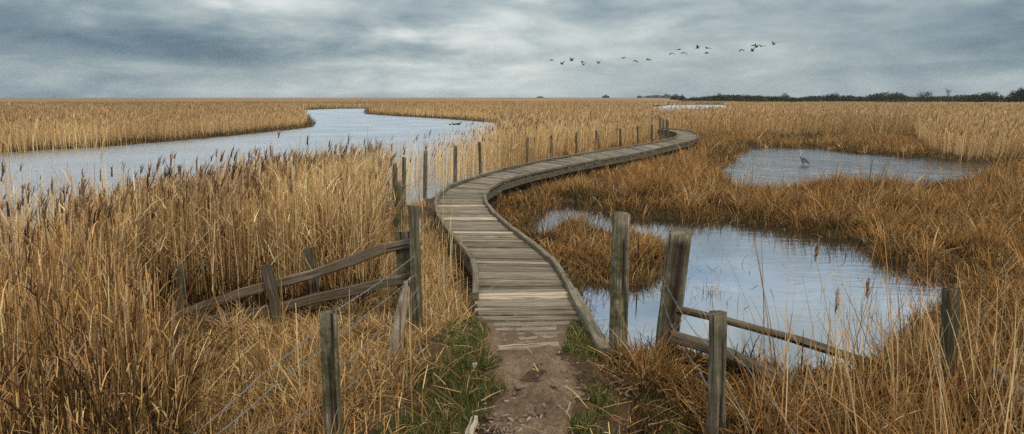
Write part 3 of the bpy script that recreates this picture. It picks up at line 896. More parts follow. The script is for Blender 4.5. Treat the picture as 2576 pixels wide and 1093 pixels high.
def plank(mb, a0, a1, b0, b1, z, th, tone, moss, seed, bow=.006):
    """a board between left points a0/a1 and right points b0/b1 with worn edges"""
    rnd = random.Random(seed)
    n = 7
    prof_w = []
    verts, faces, uvs, cols = [], [], [], []
    vo = rnd.random() * 50; tilt = rnd.uniform(-.006, .006)
    for i in range(n):
        t = i / (n - 1)
        p, q = a0.lerp(b0, t), a1.lerp(b1, t)
        d = (q - p); wl = d.length; d.normalize()
        e0, e1 = rnd.uniform(0, bow), rnd.uniform(0, bow)
        p, q = p + d * e0, q - d * e1
        zz = z + tilt * (t - .5) * 2 + rnd.uniform(-.0015, .0015)
        be = .006
        ring = [p + Vector((0, 0, zz - be)), p + d * be + Vector((0, 0, zz)), q - d * be + Vector((0, 0, zz)), q + Vector((0, 0, zz - be)), q + Vector((0, 0, zz - th)), p + Vector((0, 0, zz - th))]
        verts += ring; cols += [(tone, moss, 0)] * 6
    L = (b0 - a0).length; W = (a1 - a0).length
    vs = [0, .006, W, W + .006, W + .05, W + .1, W + .12]
    for i in range(n - 1):
        for j in range(6):
            j2 = (j + 1) % 6
            faces.append((i * 6 + j, (i + 1) * 6 + j, (i + 1) * 6 + j2, i * 6 + j2))
            u0, u1 = i / (n - 1) * L + vo, (i + 1) / (n - 1) * L + vo
            uvs.append([(u0, vs[j] + vo), (u1, vs[j] + vo), (u1, vs[j + 1] + vo), (u0, vs[j + 1] + vo)])
    faces.append((0, 1, 2, 3, 4, 5)); uvs.append([(vo, vo + .02 * k) for k in range(6)])
    e = (n - 1) * 6
    faces.append((e + 5, e + 4, e + 3, e + 2, e + 1, e)); uvs.append([(vo, vo + .02 * k) for k in range(6)])
    mb.add(verts, faces, uvs, cols)


deck = ParentMB()
rnd = random.Random(5)
pale = [U(1300, 748, ZD).y, U(1230, 588, ZD).y, U(1170, 520, ZD).y, U(1160, 553, ZD).y]
d = 0.0; k = 0; total = arc[-1]
while d < total - .2:
    w = rnd.uniform(.115, .165); gap = rnd.uniform(.018, .042)
    s0, s1 = s_at(d + gap * .5), s_at(d + w)
    l0, l1, r0, r1 = cr(LE, s0), cr(LE, s1), cr(RE, s0), cr(RE, s1)
    cen = (l0 + r0) / 2
    ex0, ex1 = rnd.uniform(-.01, .05), rnd.uniform(-.01, .05)
    ax = (r0 - l0).normalized()
    tone = math.exp(rnd.gauss(0, .32)); moss = max(0, rnd.gauss(.4, .4)); dz = rnd.uniform(-.011, .007)
    if any(abs(cen.y - pv) < .09 for pv in pale): tone, moss, dz = 2.3, 0.0, .010
    o = Vector((0, 0, -ZD))
    fw = (l1 - l0).normalized() * rnd.uniform(-.008, .008); l0, l1, r0, r1 = l0 + fw, l1 + fw, r0 - fw, r1 - fw
    plank(deck, l0 - ax * ex0 + o, l1 - ax * ex0 + o, r0 + ax * ex1 + o, r1 + ax * ex1 + o, ZD + dz, .045, tone, moss, 100 + k)
    d += w + rnd.uniform(.002, .01); k += 1
# the last boards, half buried where the path begins
for (y, xl, xr, tn, hh) in ((818, 1242, 1432, 1.1, .11), (831, 1246, 1400, 1.2, .10), (843, 1262, 1420, 1.0, .09), (854, 1268, 1400, 1.25, .10), (864, 1290, 1372, .9, .07)):
    a, b = U(xl, y + 2, .066), U(xr, y - 2, .066)
    dv = Vector((0.01, hh, 0)); o = Vector((0, 0, -.066))
    plank(deck, a + o, a + dv + o, b + o, b + dv + o, .068, .05, tn, .15, 700 + y, bow=.02)
deck.fin('deck', M['deck'])

def kerb_seg(name, a, b, zc, seed, w=.08, h=.088, mat='kerb', moss=.6, tone=1.0):
    m = ParentMB()
    ax = (b - a).normalized(); jr = random.Random(seed * 7 + 1)
    zc += jr.uniform(-.010, .010); sh = Vector((-ax.y, ax.x, 0)); a = a + sh * jr.uniform(-.010, .010) + ax * jr.uniform(.002, .012); b = b + sh * jr.uniform(-.010, .010)
    pth = lerp_path(a + ax * .004 + Vector((0, 0, zc)), b - ax * .004 + Vector((0, 0, zc)), 9, .004, seed)
    m.sweep(pth, box_prof(w, h, .012), rough=.055, seed=seed, col=(tone, moss, 0), jag0=.006, jag1=.006, rfreq=3)
    return m.fin(name, M[mat])

Z = lambda v: Vector((v.x, v.y, 0))
rk = [U(1524, 901, .03), U(1440, 741, .10)] + [RE[i] for i in range(2, len(RE))]
for i in range(len(rk) - 1):
    zc = ZD + .046 if i else .02
    a, b = Z(rk[i]), Z(rk[i + 1])
    if i == 0:
        m = ParentMB()
        m.sweep(lerp_path(Vector((a.x, a.y, .075)), Vector((b.x, b.y, ZD + .05)), 9, .004, 3), box_prof(.12, .11, .012), rough=.05, seed=3, col=(1.2, .75, 0), jag0=.004)
        m.fin('edge_board', M['kerb'])
    else: kerb_seg('edge_board', a, b, zc, 20 + i, tone=rnd.uniform(.85, 1.2))
lk = [U(1197, 756, ZD)] + [LE[i] for i in range(2, len(LE))]
for i in range(len(lk) - 1): kerb_seg('edge_board', Z(lk[i]), Z(lk[i + 1]), ZD + .046, 60 + i, tone=rnd.uniform(.8, 1.15))
for side, E, O in ((0, LE, RE), (1, RE, LE)):
    for i in range(1, len(E) - 1):
        a, b = Z(E[i]), Z(E[i + 1])
        ina, inb = (Z(O[i]) - a).normalized() * .02, (Z(O[i + 1]) - b).normalized() * .02
        kerb_seg('side_beam', a + ina, b + inb, -.06, 300 + side * 50 + i, w=.06, h=.17, moss=.8, tone=.85)
    for i in range(1, len(E)):
        p = Z(E[i]) + (Z(O[i]) - Z(E[i])).normalized() * .11
        nleg = 1
        if i < len(E) - 1 and (E[i + 1] - E[i]).length > 2.2: nleg = 2
        for k in range(nleg):
            q = p if k == 0 else p.lerp(Z(E[i + 1]) + (Z(O[i + 1]) - Z(E[i + 1])).normalized() * .11, .5)
            m = ParentMB()
            m.sweep(lerp_path((q.x, q.y, -1.0), (q.x, q.y, .02), 6), box_prof(.10, .10, .01), rough=.06, seed=500 + i * 3 + k, col=(.75, .9, 0))
            m.fin('support_leg', M['post'])
# diagonal brace under the left bend
m = ParentMB(); a, b = U(1112, 585, -.10), U(1178, 668, -.3)
m.sweep(lerp_path((a.x - .02, a.y, -.05), (b.x - .03, b.y, -.26), 6), box_prof(.05, .12, .01), rough=.06, seed=9, col=(.8, .9, 0)); m.fin('brace', M['kerb'])

m = MB(); a, b = U(1250, 882, .05), U(1408, 872, .05)
m.sweep(lerp_path((a.x, a.y, .052), (b.x, b.y, .056), 12, .004, 4), box_prof(.10, .07, .014), rough=.09, seed=4, col=(1.5, 0, 0), jag0=.02, jag1=.02)
tag(m.build('edging_board', M['deck'], origin=(a + b) / 2), 'pale worn board set across the dirt where the path meets the boardwalk', 'edging board')


# ------------------------------------------------------------------ posts
def post(name, xb, yb, xt, yt, wpx, label, cat='post', zb=-.2, group=None, moss=.5, tone=1.0, jag=.012, taper=.93, seed=1, rot=None, depth=None, under=.35, k=14, slant=(0, 0), mat='post', square=False, domed=.004):
    base = U(xb, yb, zb) if depth is None else AT(xb, yb, depth)
    top = AT(xt, yt, base.y)
    rad = wpx / FD * math.hypot(base.y, CAM_Z) / 2
    ax = (top - base)
    foot = base - ax.normalized() * under
    n = 14
    pts = [foot.lerp(top, i / (n - 1)) for i in range(n)]
    sc = [1.0 + (taper - 1) * i / (n - 1) for i in range(n)]
    prof = box_prof(rad * 2, rad * 2, rad * .22) if square else round_prof(rad, k)
    m = MB()
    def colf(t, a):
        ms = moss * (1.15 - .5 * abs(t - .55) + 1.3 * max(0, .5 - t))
        rr = 0.0
        if rot:
            for (ra, rw, t0, t1) in rot:
                da = abs((a - ra + .5) % 1 - .5)
                if da < rw and t0 < t < t1: rr = max(rr, 1 - da / rw * .6)
        return (tone, ms, rr)
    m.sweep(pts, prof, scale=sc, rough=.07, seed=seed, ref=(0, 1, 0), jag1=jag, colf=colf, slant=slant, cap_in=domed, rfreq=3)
    if rot:                       # cut the split into the timber
        ctr = [(foot.lerp(top, i / (n - 1))) for i in range(n)]
        kk = len(prof)
        for i in range(n):
            for j in range(kk):
                c = m.c[i * kk + j]
                if c[2] > .3:
                    v = Vector(m.v[i * kk + j]); m.v[i * kk + j] = tuple(v.lerp(ctr[i], .32 * c[2]))
    o = m.build(name, M[mat], origin=base, smooth=not square)
    return tag(o, label, cat, group)


ROW = 'posts along the left side of the boardwalk'
row = [
    (994, 590, 994, 418, 13, 'jagged broken post, splintered at its top, behind the thick post by the boardwalk bend', .05, .9, dict(jag=.09)),
    (1004, 612, 1004, 458, 20, 'thick grey post with a mossy flat top, in front of the splintered one', .9, 1.05, {}),
    (1016, 500, 1017, 396, 11, 'slim grey post just behind the splintered post', .2, 1.0, {}),
    (1069, 474, 1070.5, 380, 10.5, 'straight brown post, first one standing clear of the splintered cluster', .3, 1.0, {}),
    (1145, 448, 1145.5, 367, 9.5, 'grey post in the reeds left of where the boardwalk narrows away', .3, 1.05, {}),
    (1208, 431, 1206, 357.5, 7.5, 'dark mossy post standing tight against the far kerb of the bend', 1.0, .7, {}),
    (1326, 411, 1327.5, 345.6, 7, 'grey post beside the straight boardwalk, first after the bend', .2, 1.0, {}),
    (1387, 392, 1388, 340, 7.5, 'short dark post between two thinner grey ones along the straight boardwalk', .3, .8, {}),
    (1450, 387, 1449.5, 333.7, 6, 'thin grey post next to the leaning one, on its river side', .2, 1.0, {}),
    (1508, 376, 1499.5, 328.7, 6.5, 'crooked post leaning toward the river by the straight boardwalk', .2, .85, {}),
    (1561.5, 375, 1560.5, 323.5, 6.5, 'dark upright post just past the leaning one', .3, .7, {}),
    (1604.5, 367.5, 1603.5, 317, 5.2, 'thin dark post, second before the clustered posts at the far bend', .3, .75, {}),
    (1640, 361.5, 1640, 313.6, 6, 'dark post standing next to the cluster at the far bend', .3, .75, {}),
    (1662.5, 356, 1660.5, 296.5, 5.4, 'tallest slim post of the three clustered at the far bend', .2, .8, {}),
    (1669.5, 346, 1668.5, 300, 5.4, 'middle post of the three clustered at the far bend', .2, .95, {}),
    (1680, 354.5, 1678, 301.4, 7.5, 'thickest post of the three clustered at the far bend, nearest its inner kerb', .3, .8, {}),
    (1628, 332, 1624, 295, 3.8, 'small thin post leaning in the reeds behind the far bend', .1, .6, {}),
    (1598, 318, 1597.5, 297, 3.6, 'short dark stub of a post deep in the reeds', .1, .5, {}),
]
for i, (xb, yb, xt, yt, w, lab, ms, tn, kw) in enumerate(row):
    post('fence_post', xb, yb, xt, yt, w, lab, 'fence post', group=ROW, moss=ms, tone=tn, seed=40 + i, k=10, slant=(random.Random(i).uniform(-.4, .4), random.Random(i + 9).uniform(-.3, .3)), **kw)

# near posts
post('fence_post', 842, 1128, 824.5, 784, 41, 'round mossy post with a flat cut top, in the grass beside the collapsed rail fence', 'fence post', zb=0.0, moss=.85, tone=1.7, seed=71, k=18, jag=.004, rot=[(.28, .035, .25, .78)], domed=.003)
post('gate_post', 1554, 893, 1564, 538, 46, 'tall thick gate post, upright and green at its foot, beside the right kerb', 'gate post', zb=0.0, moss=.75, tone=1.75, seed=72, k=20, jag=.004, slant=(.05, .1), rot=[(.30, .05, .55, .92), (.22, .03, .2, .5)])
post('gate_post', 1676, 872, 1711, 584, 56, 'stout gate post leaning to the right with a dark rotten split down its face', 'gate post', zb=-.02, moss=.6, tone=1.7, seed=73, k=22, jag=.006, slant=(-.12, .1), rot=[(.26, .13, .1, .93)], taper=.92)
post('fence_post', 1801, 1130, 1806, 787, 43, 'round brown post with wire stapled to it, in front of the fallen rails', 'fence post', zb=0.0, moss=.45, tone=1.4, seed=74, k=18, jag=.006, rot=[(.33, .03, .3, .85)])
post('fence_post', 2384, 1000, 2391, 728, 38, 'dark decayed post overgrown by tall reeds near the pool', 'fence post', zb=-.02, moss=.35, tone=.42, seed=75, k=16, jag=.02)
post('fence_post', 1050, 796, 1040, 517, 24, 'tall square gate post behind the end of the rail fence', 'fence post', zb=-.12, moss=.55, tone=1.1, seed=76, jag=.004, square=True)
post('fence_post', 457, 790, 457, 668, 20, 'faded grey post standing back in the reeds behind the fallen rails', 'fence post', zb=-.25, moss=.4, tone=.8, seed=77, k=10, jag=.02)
m = MB(); a, b = U(978, 905, -.05), None
b = AT(1024, 706, a.y - .02)
pts = lerp_path(a - Vector((0, 0, .25)), b, 12, .006, 5)
m.sweep(pts, box_prof(.13, .07, .015), scale=[1.1, 1.1, 1.08, 1.05, 1.0, .95, .9, .88, .82, .75, .65, .42], rough=.13, seed=78, ref=(0, 1, 0), col=(1.0, .5, 0), jag1=.05)
tag(m.build('broken_stake', M['stake'], origin=a), 'bleached broken stake with a splintered tip leaning against the fence end', 'stake')

# rail fence
F0 = U(1020, 770, -.15)
Yf = F0.y
fence = empty('rail_fence', (F0.x, F0.y, -.15)); tag(fence, 'collapsed grey rail fence sinking into the reeds, two rails on leaning pickets', 'fence')
fo = fence.location
def fpart(name, m, mat='rail'): return m.build(name, M[mat], fence, origin=fo)
def rail(pix, yy, w, h, seed, tone, moss):
    pts = [AT(x, y, Yv) for (x, y), Yv in zip(pix, yy)]
    fine = []
    for i in range(len(pts) - 1):
        for j in range(4): fine.append(pts[i].lerp(pts[i + 1], j / 4))
    fine.append(pts[-1])
    m = MB(); m.sweep(fine, box_prof(w, h, .014), rough=.11, seed=seed, col=(tone, moss, 0), jag0=.02, jag1=.02, rfreq=2.2)
    return fpart('rail', m)
yA = Yf - .10
rail([(1041, 609), (960, 628), (890, 655), (790, 690), (690, 716), (600, 740), (520, 768), (430, 803), (380, 824)], [yA, yA, yA, yA, yA + .03, yA + .05, yA + .08, yA + .1, yA + .1], .05, .125, 81, 1.25, .3)
rail([(1047, 697), (960, 714), (860, 738), (790, 752), (700, 776), (620, 792), (540, 806), (500, 818)], [yA - .02] * 8, .05, .125, 82, .85, .8)
def picket(xb, yb, xt, yt, wpx, seed, dy, tone, moss, deep=.25):
    base, top = AT(xb, yb, Yf + dy), AT(xt, yt, Yf + dy)
    w = wpx / FD * Yf
    m = MB(); m.sweep(lerp_path(base - (top - base).normalized() * deep, top, 9, .004, seed), box_prof(w, w * .6, .012), rough=.09, seed=seed, ref=(0, 1, 0), col=(tone, moss, 0), jag1=.015)
    return fpart('post', m, 'post')
picket(712, 850, 668, 667, 25, 83, -.22, .75, .25)
picket(802, 800, 775, 624, 24, 84, .12, .85, .7)
pk = picket(1026, 790, 1014, 583, 42, 85, .0, 1.2, .8)
picket(507, 850, 500, 778, 22, 86, -.15, .5, .2)
m = MB(); a = AT(1036, 566, Yf + .02); b = AT(1047, 770, Yf + .0)
m.sweep(lerp_path(b, a, 8, .003, 3), box_prof(.05, .03, .006), rough=.08, seed=87, ref=(0, 1, 0), col=(1.7, .1, 0), jag1=.02); fpart('batten', m, 'rail')

# fallen rails on the right
def log(name, pix, r, seed, label, tone=1.0, moss=.5):
    pts = [AT(x, y, Y) if Y > 0 else U(x, y, -Y) for x, y, Y in pix]
    fine = []
    for i in range(len(pts) - 1):
        for j in range(5): fine.append(pts[i].lerp(pts[i + 1], j / 5))
    fine.append(pts[-1])
    m = MB(); m.sweep(fine, [(r * 1.0 * math.cos(-a), r * .8 * math.sin(-a)) for a in np.linspace(0, 6.283, 12, endpoint=False)], rough=.24, seed=seed, col=(tone, moss, 0), jag0=.03, jag1=.03, rfreq=2)
    return tag(m.build(name, M['rail'], origin=fine[0]), label, 'fallen rail')
log('fallen_rail', [(1706, 778, 6.45), (1820, 805, 6.4), (1900, 826, 6.35), (1990, 850, 6.3), (2080, 878, 6.2), (2180, 910, 6.1), (2330, 960, 6.0)], .05, 91, 'long split rail slanting from the leaning gate post down into the grass', .75, .5)
log('fallen_rail', [(1690, 845, 5.9), (1780, 872, 5.8), (1850, 905, 5.6), (1930, 940, 5.5), (2020, 977, 5.4), (2090, 1000, 5.3)], .078, 92, 'thick dark rail lying low in the grass behind the wired post', .8, .4)
log('fallen_rail', [(2500, 930, 5.3), (2540, 968, 5.2), (2620, 1030, 5.0)], .05, 93, 'rail end sticking out of the grass at the picture edge, beyond the decayed post', 1.1, .3)


# ------------------------------------------------------------------ barbed wire
def wire(pts, label, sag=.03, barb=.13, seed=1, r=.0021):
    P = [Vector(p) for p in pts]; fine = []
    for i in range(len(P) - 1):
        L = (P[i + 1] - P[i]).length; n = max(6, int(L / .035))
        for j in range(n):
            t = j / n
            q = P[i].lerp(P[i + 1], t); q.z -= sag * 4 * t * (1 - t); fine.append(q)
    fine.append(P[-1])
    m = MB(); rn = random.Random(seed)
    prof = round_prof(r, 5)
    for ph in (0, math.pi):
        tw = []
        for i, q in enumerate(fine):
            a = i * .9 + ph
            tw.append(q + Vector((math.cos(a) * .0028, 0, math.sin(a) * .0028)))
        m.sweep(tw, prof, seed=seed)
    acc = 0
    for i in range(1, len(fine)):
        acc += (fine[i] - fine[i - 1]).length
        if acc > barb:
            acc = 0
            for k in range(2):
                dv = Vector((rn.uniform(-1, 1), rn.uniform(-.5, .5), rn.uniform(-1, 1))).normalized() * .018
                m.sweep([fine[i] - dv, fine[i], fine[i] + dv], round_prof(.0018, 4), scale=[.3, 1, .3], seed=seed)
    return tag(m.build('barbed_wire', M['wire'], origin=fine[0]), label, 'barbed wire')

yp = U(1050, 796, -.12).y - .09; yq = U(842, 1128, 0).y
wire([AT(1044, 643, yp), AT(843, 783, yq - .02)], 'top barbed wire strand from the square post down to the round mossy post', .02, seed=1)
wire([AT(806, 822, yq - .05), AT(660, 942, yq - .25), AT(470, 1108, yq - .55)], 'top barbed wire strand running from the mossy post into the front grass', .01, seed=2)
wire([AT(1046, 690, yp), AT(930, 785, yp - 1.4), AT(850, 846, yq + .02), AT(700, 960, yq - .2), AT(530, 1105, yq - .5)], 'second barbed wire strand below the top one, passing behind the mossy post', .015, seed=3)
wire([AT(1050, 728, yp), AT(945, 840, yp - 1.2), AT(853, 925, yq + .05)], 'third barbed wire strand slack between the square post and mossy post', .03, seed=4)
wire([AT(1052, 768, yp), AT(960, 880, yp - 1.1), AT(870, 980, yq + .1), AT(640, 1090, yq - .1)], 'lowest barbed wire strand trailing in the grass by the mossy post', .03, seed=5, r=.0018)
yr = U(1676, 872, -.02).y - .13; ys_ = U(1801, 1130, 0).y
wire([AT(1666, 696, yr), AT(1700, 762, yr - .05), AT(1745, 832, yr - .7), AT(1788, 872, ys_ + .1)], 'top wire strand from the leaning gate post to the brown post', .01, seed=6)
wire([AT(1822, 868, ys_), AT(1880, 925, ys_ - .05), AT(1950, 1020, ys_ - .15), AT(2010, 1105, ys_ - .25)], 'barbed strand running from the brown post into the bottom corner grass', .01, seed=7)
wire([AT(1666, 748, yr), AT(1700, 840, yr - .1), AT(1760, 930, yr - .9), AT(1790, 975, ys_ + .1)], 'slack lower wire strand hanging below the top one at the leaning gate post', .03, seed=8)
wire([AT(1822, 950, ys_), AT(1870, 1040, ys_ - .1), AT(1910, 1110, ys_ - .2)], 'lower wire strand leaving the brown post steeply toward the grass', .01, seed=9)

# stumps and sticks by the path
m = MB(); a = U(1192, 936, .02); b = AT(1194, 916, a.y - .01)
m.sweep(lerp_path(a - Vector((0, 0, .12)), b, 6, .002, 2), box_prof(.045, .04, .008), rough=.12, seed=101, ref=(0, 1, 0), col=(1.25, 0, 0), jag1=.012)
tag(m.build('peg', M['stake'], origin=a), 'short pale wooden peg in the green grass beside the path', 'peg')
m = MB(); a, b = U(1180, 1100, .06), U(1196, 1048, .10)
m.sweep(lerp_path(a, b, 8, .006, 7), round_prof(.034, 9), scale=[1, 1, 1, .98, .95, .9, .8, .5], rough=.14, seed=102, col=(1.1, .1, 0), jag1=.02)
tag(m.build('log', M['stake'], origin=a), 'pale broken branch lying at the path edge at the bottom of the view', 'branch')
m = MB(); a, b = U(1420, 1052, .075), U(1434, 1012, .075)
m.sweep(lerp_path(a, b, 6, .004, 8), round_prof(.006, 6), seed=103, col=(1.2, 0, 0))
tag(m.build('stick', M['stake'], origin=a), 'thin straw coloured stick lying on the dirt path', 'stick')

# tall single reeds in front of the pool
def tall_reed(xb, yb, xt, yt, Y, wig, plume, label, seed):
    b = AT(xb, yb, Y); t = AT(xt, yt, Y + .1)
    rn = random.Random(seed)
    root = empty('tall_reed', b); tag(root, label, 'reed', 'single tall reeds in front of the pool')
    m = MB()
    pts = []
    for i in range(10):
        u = i / 9
        q = b.lerp(t, u); q.x += wig * math.sin(u * 3.1) * .06; pts.append(q)
    m.sweep(pts, round_prof(.0045, 6), scale=[1.1 - .6 * i / 9 for i in range(10)], seed=seed, ref=(0, 1, 0))
    m.c = [(.52, .36, .17)] * len(m.v)
    m.build('stem', M['blade'], root, origin=b)
    Bl = Blades()
    k = 3
    bb = np.array([pts[int(3 + 2 * j)] for j in range(k)]) - np.array(b)
    Bl.add(bb, RNG.uniform(.2, .34, k), RNG.uniform(0, 6.28, k), RNG.uniform(.4, .8, k), .010, palette(k, STRAW[:2], [1, 1], .15), 4, droop=.3, taper=.1)
    Bl.build('leaves', [M['blade']], None, None, root)
    if plume:
        Bl = Blades()
        n = 46; u = RNG.random(n) ** .8
        tip = np.array(t - b)
        bb = tip[None] + np.stack([RNG.normal(0, .004, n), RNG.normal(0, .004, n), u * plume - .04], 1)
        Bl.add(bb, .10 * (1.15 - u) * RNG.uniform(.6, 1.3, n) * plume / .2 + .02, R(90) + RNG.normal(0, 1.4, n), RNG.uniform(.15, .62, n), .008, palette(n, [(.33, .20, .11), (.24, .13, .07), (.42, .28, .17)], [2, 2, 1], .15), 3, droop=RNG.uniform(0, .3, n), taper=.15)
        Bl.build('plume', [M['plume']], None, None, root)
    return root
tall_reed(2095, 1040, 2051, 648, 5.6, 1, .14, 'tallest slender reed standing against the pool with a small plume', 1)
tall_reed(2130, 1010, 2101, 790, 5.9, -.6, .27, 'lone reed with a full brown plume against the pale pool', 2)
tall_reed(2300, 960, 2283, 712, 6.1, .5, .30, 'reed with a broad feathery plume next to the decayed post', 3)
tall_reed(2330, 940, 2350, 722, 6.2, -.8, .28, 'reed with a drooping plume between the feathery reed and the decayed post', 4)
tall_reed(2205, 1060, 2180, 745, 5.2, .6, .18, 'reed leaning left in front of the decaying rails with a thin plume', 5)
tall_reed(2470, 1090, 2395, 770, 4.9, .9, .20, 'tall bent reed crossing in front of the decayed post', 6)
tall_reed(2262, 1090, 2215, 800, 4.8, -.5, .0, 'bare reed stem without plume left of the decayed post', 7)
tall_reed(2560, 1090, 2470, 805, 4.8, .6, .16, 'reed slanting in from the picture corner beyond the decayed post', 8)

# loose reed stems over the lower right grass, too many to count
B = Blades()
p = sector(480, 4.4, 7.4, 14, 46)
ok = (look(SD2, p[:, 0], p[:, 1]) > .25) & (p[:, 0] > 1.9); p = p[ok]; n = len(p)
base = np.stack([p[:, 0], p[:, 1], look(GZ2, p[:, 0], p[:, 1])], 1)
B.add(base, .85 * np.exp(RNG.normal(0, .28, n)), R(-80) + RNG.normal(0, 1.2, n), RNG.uniform(0, .45, n), .0095 * RNG.uniform(.7, 1.2, n), palette(n, STRAW, [3, 3, 3, 1, 2], .2), 5, power=1.4, taper=.4)
B.build('reed_stems', [M['blade']], 'thin upright reed stems mixed into the marsh grass by the pool', 'reeds')


# ------------------------------------------------------------------ birds
def skin_mesh(nodes, edges, name, levels=2):
    me = bpy.data.meshes.new(name)
    me.from_pydata([n[:3] for n in nodes], edges, [])
    ob = bpy.data.objects.new(name, me); COL.objects.link(ob)
    sk = ob.modifiers.new('skin', 'SKIN'); sk.use_smooth_shade = True
    for v, n in zip(me.skin_vertices[0].data, nodes):
        r_ = n[3]; v.radius = (r_, r_) if not isinstance(r_, tuple) else r_
    me.skin_vertices[0].data[0].use_root = True
    ss = ob.modifiers.new('smooth', 'SUBSURF'); ss.levels = levels; ss.render_levels = levels
    return ob


def heron_mat():
    m, t, out = nt('heron_feathers')
    tc = N(t, 'ShaderNodeTexCoord'); sp = N(t, 'ShaderNodeSeparateXYZ'); t.links.new(tc.outputs['Object'], sp.inputs[0])
    n = N(t, 'ShaderNodeTexNoise'); n.inputs['Scale'].default_value = 30; t.links.new(tc.outputs['Object'], n.inputs['Vector'])
    z = sp.outputs['Z']; x = sp.outputs['X']
    body = mixc(t, (.08, .09, .11), (.15, .16, .18), n.outputs[0])
    # pale breast and neck front, black flight feathers low at the rear, pale face with dark crown
    front = math_(t, 'GREATER_THAN', math_(t, 'SUBTRACT', math_(t, 'MULTIPLY', x, -1.0), math_(t, 'MULTIPLY', z, -.0)), .10)
    neck = math_(t, 'GREATER_THAN', z, .50)
    c = mixc(t, body, (.42, .42, .41), math_(t, 'MULTIPLY', neck, .85))
    c = mixc(t, c, (.42, .41, .39), math_(t, 'MULTIPLY', math_(t, 'MULTIPLY', front, neck), .6))
    rear = math_(t, 'GREATER_THAN', x, .19)
    c = mixc(t, c, (.03, .032, .04), math_(t, 'MULTIPLY', rear, .9))
    crown = math_(t, 'GREATER_THAN', z, .835)
    c = mixc(t, c, (.035, .04, .05), crown)
    legs = math_(t, 'LESS_THAN', z, .28)
    c = mixc(t, c, (.07, .062, .045), legs)
    bill = math_(t, 'LESS_THAN', x, -.19)
    c = mixc(t, c, (.13, .10, .06), math_(t, 'MULTIPLY', bill, neck))
    p = N(t, 'ShaderNodeBsdfPrincipled'); p.inputs['Roughness'].default_value = .8
    t.links.new(c, p.inputs['Base Color']); t.links.new(p.outputs[0], out.inputs[0])
    return m


HP = U(2019, 416, ZW)
hn = [(.02, 0, .44, (.085, .10)), (.12, 0, .40, (.075, .085)), (.22, 0, .33, (.045, .05)), (.30, 0, .27, (.016, .022)),
      (-.06, 0, .50, (.06, .075)), (-.115, 0, .56, .036), (-.135, 0, .64, .024), (-.115, 0, .72, .021), (-.085, 0, .79, .021), (-.105, 0, .835, .026),
      (-.15, 0, .835, .024), (-.20, 0, .82, .012), (-.32, 0, .79, .004),
      (.0, .03, .33, .026), (.01, .035, .24, .012), (-.005, .035, .12, .009), (0, .035, -.12, .008),
      (.03, -.03, .33, .026), (.05, -.035, .24, .012), (.03, -.035, .12, .009), (.035, -.035, -.12, .008)]
he = [(0, 1), (1, 2), (2, 3), (0, 4), (4, 5), (5, 6), (6, 7), (7, 8), (8, 9), (9, 10), (10, 11), (11, 12), (0, 13), (13, 14), (14, 15), (15, 16), (0, 17), (17, 18), (18, 19), (19, 20)]
HS = .80
heron = skin_mesh([(x * HS, y * HS, z * HS, tuple(v * HS for v in r_) if isinstance(r_, tuple) else r_ * HS) for x, y, z, r_ in hn], he, 'heron')
heron.data.materials.append(heron_mat()); heron.location = HP - Vector((0, 0, .19)); heron.scale = (1.24, 1.24, 1.24)
tag(heron, 'grey heron wading in the shallow pool, neck raised and bill to the left', 'heron')
m = MB()
for sd_ in (-1, 1):               # folded wings
    vs, fs, uv = [], [], []
    prof = [(-.07, .50, .02, .035), (.0, .505, .045, .07), (.08, .46, .05, .085), (.16, .40, .045, .07), (.24, .33, .03, .045), (.33, .255, .008, .012)]
    for (x, z, th, hh) in prof:
        for k in range(8):
            a = 2 * math.pi * k / 8
            vs.append((x * HS, (sd_ * (.055 * (1 - max(0, x) * 2.2)) + math.cos(a) * th * .55) * HS, (z - .02 + math.sin(a) * hh) * HS))
    for i in range(len(prof) - 1):
        for k in range(8):
            fs.append((i * 8 + k, i * 8 + (k + 1) % 8, (i + 1) * 8 + (k + 1) % 8, (i + 1) * 8 + k)); uv.append([(0, 0)] * 4)
    fs.append(tuple(range(7, -1, -1))); uv.append([(0, 0)] * 8); fs.append(tuple((len(prof) - 1) * 8 + k for k in range(8))); uv.append([(0, 0)] * 8)
    m.add(vs, fs, uv)
w_ = m.build('wing', plain_mat('slate_wing', (.075, .085, .105), .8), heron, smooth=True)

# ducks on the river
def duck(px, py, size, yaw, label, dive=0.0):
    l = U(px, py, ZW)
    s = size
    nd = [(0, 0, .05 * s, .085 * s), (-.13 * s, 0, .06 * s, .05 * s), (-.2 * s, 0, .09 * s, .02 * s), (.11 * s, 0, .06 * s, .065 * s), (.155 * s, 0, .13 * s, .032 * s), (.19 * s, 0, .19 * s, .04 * s), (.25 * s, 0, .18 * s, .014 * s), (.29 * s, 0, .178 * s, .010 * s)]
    if dive: nd = nd[:4]
    o = skin_mesh(nd, [(i, i + 1) if i not in (2,) else (0, 3) for i in range(len(nd) - 1)], 'duck', 1)
    o.data.materials.append(M['bird']); o.location = l; o.rotation_euler = (0, 0, yaw)
    return tag(o, label, 'duck', 'ducks on the river')
duck(1132, 315, 1.0, 2.6, 'dark duck low in the water, its head hidden, left of two others on the river', dive=1)
duck(1142.5, 314.6, 1.25, 2.9, 'dark duck with raised head in the middle of the river trio')
duck(1153, 314.4, 1.55, .25, 'longest of the three ducks, its tail toward the middle duck')

